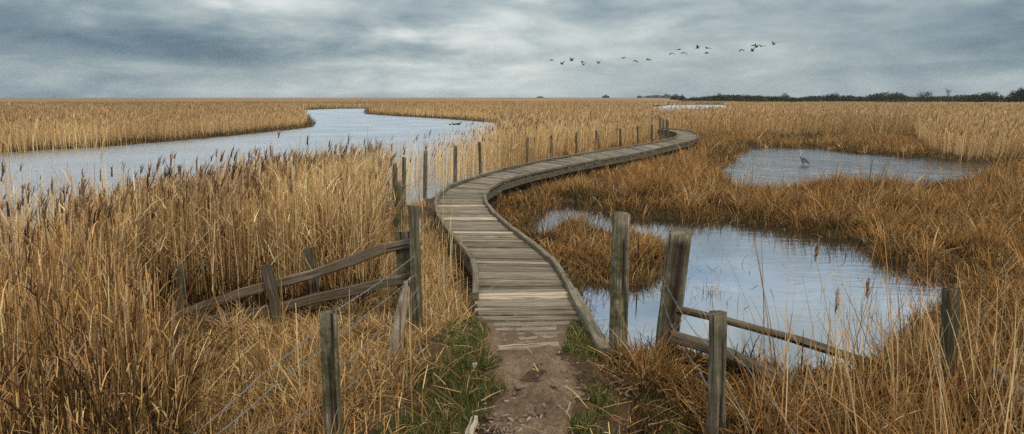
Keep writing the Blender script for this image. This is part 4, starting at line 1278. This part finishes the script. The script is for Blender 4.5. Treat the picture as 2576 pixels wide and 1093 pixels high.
# geese in flight
def goose_mesh(name, inner, outer, sweep):
    """inner / outer: angle of the arm and of the hand of the wing against the horizontal"""
    vs, fs = [], []
    prof = [(-.46, .01, .02), (-.36, .05, .03), (-.2, .105, .09), (0, .13, .11), (.15, .105, .09), (.27, .05, .05), (.42, .036, .035), (.50, .045, .045), (.56, .03, .03), (.62, .008, .01)]
    for x, ry_, rz in prof:
        for k in range(8):
            a = 2 * math.pi * k / 8
            vs.append((x, ry_ * math.cos(a), rz * math.sin(a) + (.02 if x > .3 else 0)))
    for i in range(len(prof) - 1):
        for k in range(8): fs.append((i * 8 + k, (i + 1) * 8 + k, (i + 1) * 8 + (k + 1) % 8, i * 8 + (k + 1) % 8))
    fs.append(tuple(range(8))); fs.append(tuple((len(prof) - 1) * 8 + k for k in range(7, -1, -1)))
    for sd_ in (-1, 1):
        o = len(vs)
        pts = [(0, 0, .05)]
        y, z = .05, .05
        chord = [(.17, -.20), (.19, -.18), (.14, -.17), (.02, -.16), (-.12, -.17)]
        for i, (f, b) in enumerate(chord):
            yy, zz = y, z
            x0 = -sweep * max(0, i - 1) * .06
            for (x, dz) in ((f + x0, .02), (b + x0, .004), (b + x0, -.004), (f + x0, -.02)): vs.append((x, sd_ * yy, zz + dz))
            ang = inner if i < 2 else outer
            y += .22 * math.cos(ang); z += .22 * math.sin(ang)
        for i in range(len(chord) - 1):
            for k in range(4):
                q = (o + i * 4 + k, o + i * 4 + (k + 1) % 4, o + (i + 1) * 4 + (k + 1) % 4, o + (i + 1) * 4 + k)
                fs.append(q if sd_ > 0 else q[::-1])
        e = o + (len(chord) - 1) * 4
        fs.append((e, e + 1, e + 2, e + 3))
    me = bpy.data.meshes.new(name); me.from_pydata(vs, [], fs); me.materials.append(M['bird']); me.update()
    return me
G = {'level': goose_mesh('goose_level', .06, -.02, .6), 'up': goose_mesh('goose_up', .75, .6, .5), 'arch': goose_mesh('goose_arch', .35, -.55, .6), 'down': goose_mesh('goose_down', -.3, -.75, .6), 'flat': goose_mesh('goose_flat', .12, -.18, .8)}
birds = [
    (1706.7, 186.8, 'level', 2.8, 'dark goose on level wings at the left end of the flock'),
    (1739, 199, 'up', 2.2, 'goose second from the left end of the flock, lower than both neighbours'),
    (1769, 188, 'up', 2.5, 'goose third from the left end of the flock, wings half raised'),
    (1802, 192, 'level', 2.7, 'goose right above the lowest goose of the flock, wings level'),
    (1805, 201, 'up', 1.9, 'lowest goose of the flock, wings raised in a V under a level-winged one'),
    (1852, 196, 'up', 2.0, 'goose with wings raised in a V, last of the low left-hand group'),
    (1928, 180, 'flat', 2.6, 'goose first of the loose trio in the flock middle, wings nearly flat'),
    (1965, 188.6, 'down', 2.0, 'goose with wings arched down, middle one of the loose trio'),
    (2005, 186, 'arch', 2.2, 'goose at the right of the loose trio, wings gently bent'),
    (2078, 166, 'down', 2.1, 'goose with drooped wings, lower left of the five-bird group'),
    (2100.5, 153.7, 'level', 2.9, 'goose on flat wings directly above two arched-winged geese'),
    (2114, 163.5, 'down', 1.9, 'goose with wings arched down, just right below the flat-winged one'),
    (2158, 149.5, 'up', 2.4, 'goose with one wing lifted, left of an arched-winged bird at the same height'),
    (2188, 150, 'arch', 2.1, 'goose with bent wings directly above a level-winged goose'),
    (2186, 165, 'level', 2.7, 'level-winged goose directly below a bent-winged one'),
    (2292.5, 155, 'down', 2.1, 'lone goose with arched wings left of the tight leading group'),
    (2331, 141, 'flat', 2.5, 'uppermost goose at the left of the tight leading group'),
    (2340, 146.5, 'up', 2.3, 'goose tucked in the middle of the tight leading group'),
    (2356, 144, 'arch', 1.8, 'goose with wings bent downward at the right of the tight leading group'),
    (2328, 158.5, 'up', 2.4, 'goose flying just beneath the tight leading group'),
    (2393.5, 138, 'up', 1.9, 'highest goose, alone at the right end of the flock with wings in a V'),
]
rn = random.Random(3)
for i, (sx, sy, kind, yaw, lab) in enumerate(birds):
    l = AT(sx * 2576 / 3168, sy * 2576 / 3168, 205 + rn.uniform(-8, 8))
    o = link('goose', G[kind]); o.location = l; o.rotation_euler = (rn.uniform(-.15, .15), rn.uniform(-.1, .1), yaw + rn.uniform(-.15, .15)); o.scale = (1.5, 1.5, 1.5)
    tag(o, lab, 'goose', 'geese flying over the marsh')


# ------------------------------------------------------------------ far hedges, bushes and trees
HEDGE = [(.030, .034, .018), (.045, .042, .022), (.055, .042, .026), (.022, .024, .014)]
GREENS = [(.035, .05, .018), (.05, .06, .022), (.028, .036, .014), (.06, .05, .025)]
TWIG = [(.07, .055, .045), (.05, .04, .035)]


def bush_blades(lumps, n, leaf, cols, twig=0.0):
    """leaf clumps through the volume of several overlapping lumps (x, y, z, rx, ry, rz)"""
    Bl = Blades()
    w = np.array([l[3] * l[5] for l in lumps]); idx = RNG.choice(len(lumps), n, p=w / w.sum())
    l = np.array(lumps)[idx]
    u = RNG.normal(0, 1, (n, 3)); u /= np.linalg.norm(u, axis=1)[:, None]; rr = RNG.random(n) ** .45
    p = l[:, :3] + u * l[:, 3:] * rr[:, None]
    keep = p[:, 2] > -.1
    p = p[keep]; n = len(p)
    Bl.add(p, leaf * RNG.uniform(.6, 1.6, n), RNG.uniform(0, 6.28, n), RNG.uniform(-.9, .9, n), leaf * RNG.uniform(.4, .9, n), palette(n, cols, [1] * len(cols), .25), 2, taper=.3)
    if twig:
        k = int(len(lumps) * twig)
        i2 = RNG.choice(len(lumps), k); l = np.array(lumps)[i2]
        b = l[:, :3] + np.stack([RNG.uniform(-.8, .8, k) * l[:, 3], RNG.uniform(-.5, .5, k) * l[:, 4], .5 * l[:, 5]], 1)
        Bl.add(b, l[:, 5] * RNG.uniform(.5, .95, k), RNG.uniform(0, 6.28, k), RNG.uniform(.0, .45, k), leaf * .16, palette(k, TWIG, [1, 1], .2), 3, taper=.2)
    return Bl


def bush(name, xpx, wpx, ytop, D, label, cols, cat='bush', group=None, lumps=6, n=1500, leaf=.4, twig=0.0, seed=1, trunk=True):
    rn = random.Random(seed)
    c = AT(xpx, HOR, D); gz0 = ZM
    W = wpx / FD * D; H = AT(xpx, ytop, D).z - gz0
    root = empty(name, (c.x, D, gz0)); tag(root, label, cat, group)
    L = []
    for i in range(lumps):
        u = (i + .5) / lumps * 2 - 1
        u += rn.uniform(-.1, .1)
        hh = H * (1 - .55 * abs(u) ** 1.6) * rn.uniform(.82, 1.0)
        L.append((u * W * .42, rn.uniform(-1, 1) * W * .12, hh * .48, W / lumps * rn.uniform(.9, 1.4), max(1.2, W * .18), hh * .54))
    bush_blades(L, n, leaf, cols, twig).build('crown', [M['leaf']], None, None, root)
    if trunk:
        m = MB()
        for i in range(5):
            x = rn.uniform(-.3, .3) * W
            m.sweep([(x, 0, -.3), (x + rn.uniform(-.2, .2), .1, H * .4), (x + rn.uniform(-.5, .5), rn.uniform(-.4, .4), H * .75)], round_prof(.09, 6), scale=[1, .7, .3], seed=i, ref=(0, 1, 0))
        m.build('trunk', M['bark'], root)
    return root


HG = 'bushes and hedges along the far field edge'
bush('hedge', 1850, 290, 238.8, 420, 'long dark hedge, thinning toward the middle of the marsh horizon', HEDGE, 'hedge', HG, 26, 7000, .7, 2, 11)
bush('hedge', 2090, 220, 238.6, 380, 'dark hedge stretch between the long hedge and the broad bush', HEDGE, 'hedge', HG, 20, 5200, .65, 2, 12)
bush('hedge', 1960, 210, 243.0, 300, 'low green scrub strip in front of the dark hedges', GREENS, 'hedge', HG, 18, 4200, .5, 0, 13)
bush('bush', 2232, 150, 231, 300, 'broad domed green bush, widest on the horizon, with twiggy top', GREENS + TWIG, 'bush', HG, 9, 4200, .5, 8, 14)
bush('bush', 2095, 42, 231.5, 380, 'small rounded dark bush poking above the dark hedge', HEDGE, 'bush', HG, 4, 700, .5, 3, 15)
bush('bush', 2326, 62, 227.0, 290, 'upright twiggy bush right of the broad domed one', GREENS + TWIG, 'bush', HG, 4, 900, .4, 26, 16)
bush('bush', 2478, 130, 231.5, 270, 'dense dark green bush near the right end of the horizon', GREENS, 'bush', HG, 8, 3600, .45, 8, 17)
bush('hedge', 2440, 320, 238.8, 420, 'thin dark hedge line along the top of the green field', HEDGE, 'hedge', HG, 28, 5600, .6, 1, 18)
bush('hedge', 2340, 300, 246.0, 280, 'low brown scrub running under the bushes at the field edge', GREENS + [(.10, .065, .03)], 'hedge', HG, 26, 5200, .45, 0, 19)
bush('tree', 2570, 62, 217, 260, 'dark bushy tree cut by the right picture edge', HEDGE, 'tree', HG, 6, 2000, .45, 24, 20)
bush('hedge', 2620, 150, 236, 262, 'dark hedge below the bushy tree at the picture edge', HEDGE, 'hedge', HG, 10, 2200, .45, 2, 21)
bush('bush', 1698, 22, 240.5, 600, 'low dark bush alone before the start of the long hedge', HEDGE, 'bush', HG, 4, 500, .8, 0, 22)
bush('bush', 1716, 12, 236.5, 430, 'small bush at the tip of the long hedge', HEDGE, 'bush', HG, 3, 300, .6, 3, 23)
bush('bush', 1890, 60, 243.5, 330, 'low dark bush spreading in the reeds before the long hedge', HEDGE, 'bush', HG, 5, 800, .5, 0, 24)
bush('tree', 1975, 24, 232.5, 400, 'small tree rising from the hedge, its top ragged', HEDGE, 'tree', HG, 4, 500, .5, 12, 25)
bush('tree', 1810, 20, 233.5, 410, 'round-topped small tree above the long hedge', HEDGE, 'tree', HG, 3, 400, .6, 3, 26)
FARG = 'hazy tree clumps on the far horizon'
for i, (x, w, yt, D, lab) in enumerate(((1650, 78, 239.0, 1500, 'hazy blue wood, longest of the far tree clumps'), (1678, 24, 235.8, 1500, 'hazy blue tree clump standing higher at the wood end'),
                                        (1700, 22, 236.5, 1500, 'hazy blue clump just before the dark hedge begins'), (1524, 14, 239.0, 1300, 'small hazy tree alone on the open horizon'),
                                        (1608, 10, 240.5, 1300, 'tiny hazy bush left of the far blue wood'), (1358, 14, 242.4, 1700, 'faint speck of a tree on the horizon above the river bend'))):
    bush('tree', x, w, yt, D, lab, [(.06, .07, .06), (.05, .055, .05)], 'tree', FARG, max(3, w // 6), 300 + w * 22, 1.4, 0, 40 + i)

# bare tree
def bare_tree(xpx, ytop, D, label, seed, spread=.9):
    rn = random.Random(seed)
    c = AT(xpx, HOR, D); H = AT(xpx, ytop, D).z - ZM
    root = empty('bare_tree', (c.x, D, ZM)); tag(root, label, 'tree', HG)
    tm, cm = MB(), MB()
    def br(p, d, L, r, lv):
        q = p + d * L
        mid = p.lerp(q, .5) + Vector((rn.uniform(-.1, .1), rn.uniform(-.1, .1), 0)) * L
        (tm if lv == 0 else cm).sweep([p, mid, q], round_prof(1, 5), scale=[r, r * .8, r * .6], seed=lv, ref=(.1, 1, .05))
        if lv < 5:
            for k in range(rn.choice((2, 3, 3))):
                nd = (d + Vector((rn.uniform(-1, 1) * spread, rn.uniform(-1, 1) * spread, rn.uniform(-.2, .45)))).normalized()
                br(q, nd, L * rn.uniform(.6, .82), r * .58, lv + 1)
    br(Vector((0, 0, -.2)), Vector((0, 0, 1)), H * .32, H * .03, 0)
    tm.build('trunk', M['bark'], root); cm.build('branches', M['bark'], root)
bare_tree(2382, 222, 330, 'bare leafless tree alone above the green field', 4)
bare_tree(2498, 228, 340, 'small leafless tree behind the dense dark green bush', 9)

# the green field behind the hedge rises a little
fx = np.linspace(AT(2230, HOR, 430).x, AT(3400, HOR, 430).x, 60); fyy = np.linspace(300, 520, 16)
FX, FY = np.meshgrid(fx, fyy)
FZ = ZM + 3.1 * sstep(300, 400, FY) * sstep(fx[0], fx[0] + 60, FX) + (fbm(FX * .02, FY * .02, 5) - .5) * .5
fi = np.arange(FX.size).reshape(FX.shape)
fq = np.stack([fi[:-1, :-1], fi[:-1, 1:], fi[1:, 1:], fi[1:, :-1]], -1).reshape(-1, 4)
me = big_mesh('field', np.stack([FX.ravel(), FY.ravel(), FZ.ravel()], 1), fq, None, soil_mat('meadow', [(.3, (.03, .06, .016)), (.5, (.045, .085, .022)), (.7, (.07, .10, .03))], attr=False, scale=.2), smooth=True)
tag(link('field', me), 'sloping green field behind the far bushes', 'field', kind='structure')

# ------------------------------------------------------------------ damp air
hb = MB()
x0, x1, y0, y1, z0, z1 = -2600, 2600, -60, 2600, -4.6, 60
hv_ = [(x0, y0, z0), (x1, y0, z0), (x1, y1, z0), (x0, y1, z0), (x0, y0, z1), (x1, y0, z1), (x1, y1, z1), (x0, y1, z1)]
me = bpy.data.meshes.new('haze'); me.from_pydata(hv_, [], [(0, 3, 2, 1), (4, 5, 6, 7), (0, 1, 5, 4), (1, 2, 6, 5), (2, 3, 7, 6), (3, 0, 4, 7)])
hm = bpy.data.materials.new('damp_air'); hm.use_nodes = True; ht = hm.node_tree; ht.nodes.clear()
ho = ht.nodes.new('ShaderNodeOutputMaterial'); hp = ht.nodes.new('ShaderNodeVolumePrincipled')
hp.inputs['Color'].default_value = (.80, .87, .93, 1); hp.inputs['Density'].default_value = .00011; hp.inputs['Anisotropy'].default_value = .2
ht.links.new(hp.outputs[0], ho.inputs['Volume']); me.materials.append(hm)
tag(link('haze', me), 'thin damp air over the marsh', 'haze', kind='stuff')

# ------------------------------------------------------------------ sky and light
SUN_EL, SUN_AZ = 50.0, 158.0      # azimuth clockwise from straight ahead: behind the camera, to the right
w = bpy.data.worlds.new('World'); scene.world = w; w.use_nodes = True
t = w.node_tree; t.nodes.clear()
wo = t.nodes.new('ShaderNodeOutputWorld'); bg = t.nodes.new('ShaderNodeBackground')
sky = t.nodes.new('ShaderNodeTexSky'); sky.sky_type = 'NISHITA'; sky.sun_disc = False
sky.sun_elevation = R(SUN_EL); sky.sun_rotation = R(SUN_AZ)
tc = t.nodes.new('ShaderNodeTexCoord'); sp = t.nodes.new('ShaderNodeSeparateXYZ'); t.links.new(tc.outputs['Generated'], sp.inputs[0])
mm = lambda op, a, b=None, c=False: math_(t, op, a, b, c)
azn = mm('ARCTAN2', sp.outputs[0], sp.outputs[1])
eln = mm('ARCSINE', sp.outputs[2])
# stratus streaks: the noise is stretched along the horizon and wrapped round the sky
mp = t.nodes.new('ShaderNodeMapping'); mp.inputs['Scale'].default_value = (6.5, 6.5, 25.0); t.links.new(tc.outputs['Generated'], mp.inputs[0])
n1 = t.nodes.new('ShaderNodeTexNoise'); n1.inputs['Scale'].default_value = 1.0; n1.inputs['Detail'].default_value = 7; n1.inputs['Roughness'].default_value = .58; n1.inputs['Distortion'].default_value = .25
t.links.new(mp.outputs[0], n1.inputs['Vector'])
mp2 = t.nodes.new('ShaderNodeMapping'); mp2.inputs['Scale'].default_value = (2.0, 2.0, 9.0); mp2.inputs['Location'].default_value = (3.1, 1.7, .4); t.links.new(tc.outputs['Generated'], mp2.inputs[0])
n2 = t.nodes.new('ShaderNodeTexNoise'); n2.inputs['Scale'].default_value = 1.0; n2.inputs['Detail'].default_value = 4
t.links.new(mp2.outputs[0], n2.inputs['Vector'])
wz = mm('MULTIPLY', mm('SUBTRACT', n2.outputs[0], .5), .10)
wx = mm('MULTIPLY', mm('SUBTRACT', n1.outputs[0], .5), .35)
az_w, el_w = mm('ADD', azn, wx), mm('ADD', eln, mm('MULTIPLY', wz, .5))


def azel(x, y):
    d_ = ray(x, y).normalized()
    return math.atan2(d_.x, d_.y), math.asin(d_.z)


def blob(x, y, sx, sy, amp):
    a0, e0 = azel(x, y)
    a1, _ = azel(x + sx, y); _, e1 = azel(x, y - sy)
    u = mm('DIVIDE', mm('SUBTRACT', az_w, a0), a1 - a0); v = mm('DIVIDE', mm('SUBTRACT', el_w, e0), e1 - e0)
    q = mm('ADD', mm('MULTIPLY', u, u), mm('MULTIPLY', v, v))
    return mm('MULTIPLY', mm('EXPONENT', mm('MULTIPLY', q, -1.0)), amp)


elf = mm('MULTIPLY', mm('MULTIPLY', eln, 14.0), 1.0, True)
val = mm('ADD', .41, mm('MULTIPLY', mm('SUBTRACT', n1.outputs[0], .5), .98))
n3 = t.nodes.new('ShaderNodeTexNoise'); n3.inputs['Scale'].default_value = 1.0; n3.inputs['Detail'].default_value = 5; n3.inputs['Roughness'].default_value = .6; n3.inputs['Distortion'].default_value = .4
mp3 = t.nodes.new('ShaderNodeMapping'); mp3.inputs['Scale'].default_value = (17, 17, 44.0); t.links.new(tc.outputs['Generated'], mp3.inputs[0]); t.links.new(mp3.outputs[0], n3.inputs['Vector'])
val = mm('ADD', val, mm('MULTIPLY', mm('MULTIPLY', mm('SUBTRACT', n3.outputs[0], .5), .26), elf))
BLOBS = [(1250, 75, 330, 45, .28), (1120, 90, 260, 22, .10), (1420, 150, 420, 50, .16), (1330, 225, 420, 40, .16), (700, 5, 300, 26, .24), (250, 95, 420, 48, -.32), (620, 130, 300, 35, -.16),
         (-60, 210, 320, 60, -.18), (300, 165, 300, 14, .10), (1750, 35, 200, 30, .12), (2000, 60, 260, 20, .07), (2450, 110, 300, 90, -.16), (2150, 170, 250, 40, -.05), (1000, 30, 160, 20, -.08),
         (2350, 150, 220, 10, .07), (2560, 10, 220, 60, -.18), (-100, 60, 200, 80, -.10)]
for b_ in BLOBS: val = mm('ADD', val, blob(*b_))
hi = t.nodes.new('ShaderNodeMapRange'); hi.inputs['From Min'].default_value = R(6.5); hi.inputs['From Max'].default_value = R(16); hi.interpolation_type = 'SMOOTHSTEP'
t.links.new(eln, hi.inputs[0])
val = mm('ADD', val, mm('MULTIPLY', hi.outputs[0], .22))
cr_ = ramp(t, [(.0, (.085, .145, .20)), (.25, (.20, .268, .31)), (.5, (.385, .452, .463)), (.75, (.66, .70, .68)), (1.0, (.88, .88, .84))])
t.links.new(val, cr_.inputs[0])
gain = mm('ADD', 1.0, mm('MULTIPLY', hi.outputs[0], 1.35))
sc = t.nodes.new('ShaderNodeVectorMath'); sc.operation = 'SCALE'; t.links.new(cr_.outputs[0], sc.inputs[0]); t.links.new(mm('MULTIPLY', gain, 10.0), sc.inputs['Scale'])
zen = t.nodes.new('ShaderNodeMapRange'); zen.inputs['From Min'].default_value = R(24); zen.inputs['From Max'].default_value = R(50); t.links.new(eln, zen.inputs[0])
bl = t.nodes.new('ShaderNodeMapRange'); bl.inputs['From Min'].default_value = R(8); bl.inputs['From Max'].default_value = R(15); t.links.new(eln, bl.inputs[0])
gapm = t.nodes.new('ShaderNodeMapRange'); gapm.inputs['From Min'].default_value = .42; gapm.inputs['From Max'].default_value = .60; t.links.new(n2.outputs[0], gapm.inputs[0])
blue = mixc(t, sc.outputs[0], mixc(t, (.93, .98, 1.04), (.52, .70, 1.0), gapm.outputs[0]), bl.outputs[0], 'MULTIPLY')
warm = mixc(t, blue, (1.25, .98, .72), zen.outputs[0], 'MULTIPLY')
back = t.nodes.new('ShaderNodeMapRange'); back.inputs['From Min'].default_value = -.1; back.inputs['From Max'].default_value = -.7; back.inputs['To Min'].default_value = 1; back.inputs['To Max'].default_value = .65; t.links.new(sp.outputs[1], back.inputs[0])
bsc = t.nodes.new('ShaderNodeVectorMath'); bsc.operation = 'SCALE'; t.links.new(warm, bsc.inputs[0]); t.links.new(back.outputs[0], bsc.inputs['Scale']); warm = bsc.outputs[0]
mix_sky = mixc(t, sky.outputs[0], warm, .93)
t.links.new(mix_sky, bg.inputs[0]); bg.inputs[1].default_value = .076
t.links.new(bg.outputs[0], wo.inputs[0])

sd_ = bpy.data.lights.new('sun', 'SUN'); sd_.energy = 1.5; sd_.angle = R(10); sd_.color = (1.0, .90, .74)
so = bpy.data.objects.new('sun', sd_); COL.objects.link(so)
dirv = Vector((math.sin(R(SUN_AZ)) * math.cos(R(SUN_EL)), math.cos(R(SUN_AZ)) * math.cos(R(SUN_EL)), math.sin(R(SUN_EL))))
so.rotation_euler = dirv.to_track_quat('Z', 'Y').to_euler(); so.location = (0, -5, 30)

vs_ = scene.view_settings
vs_.view_transform = 'Standard'; vs_.look = 'None'; vs_.exposure = 0.5; vs_.gamma = 1.0; vs_.use_curve_mapping = False
scene.render.engine = 'CYCLES'
cy = scene.cycles
cy.max_bounces = 6; cy.diffuse_bounces = 2; cy.glossy_bounces = 3; cy.transmission_bounces = 3; cy.transparent_max_bounces = 4
cy.use_denoising = False
cy.sample_clamp_indirect = 4
cy.use_adaptive_sampling = False
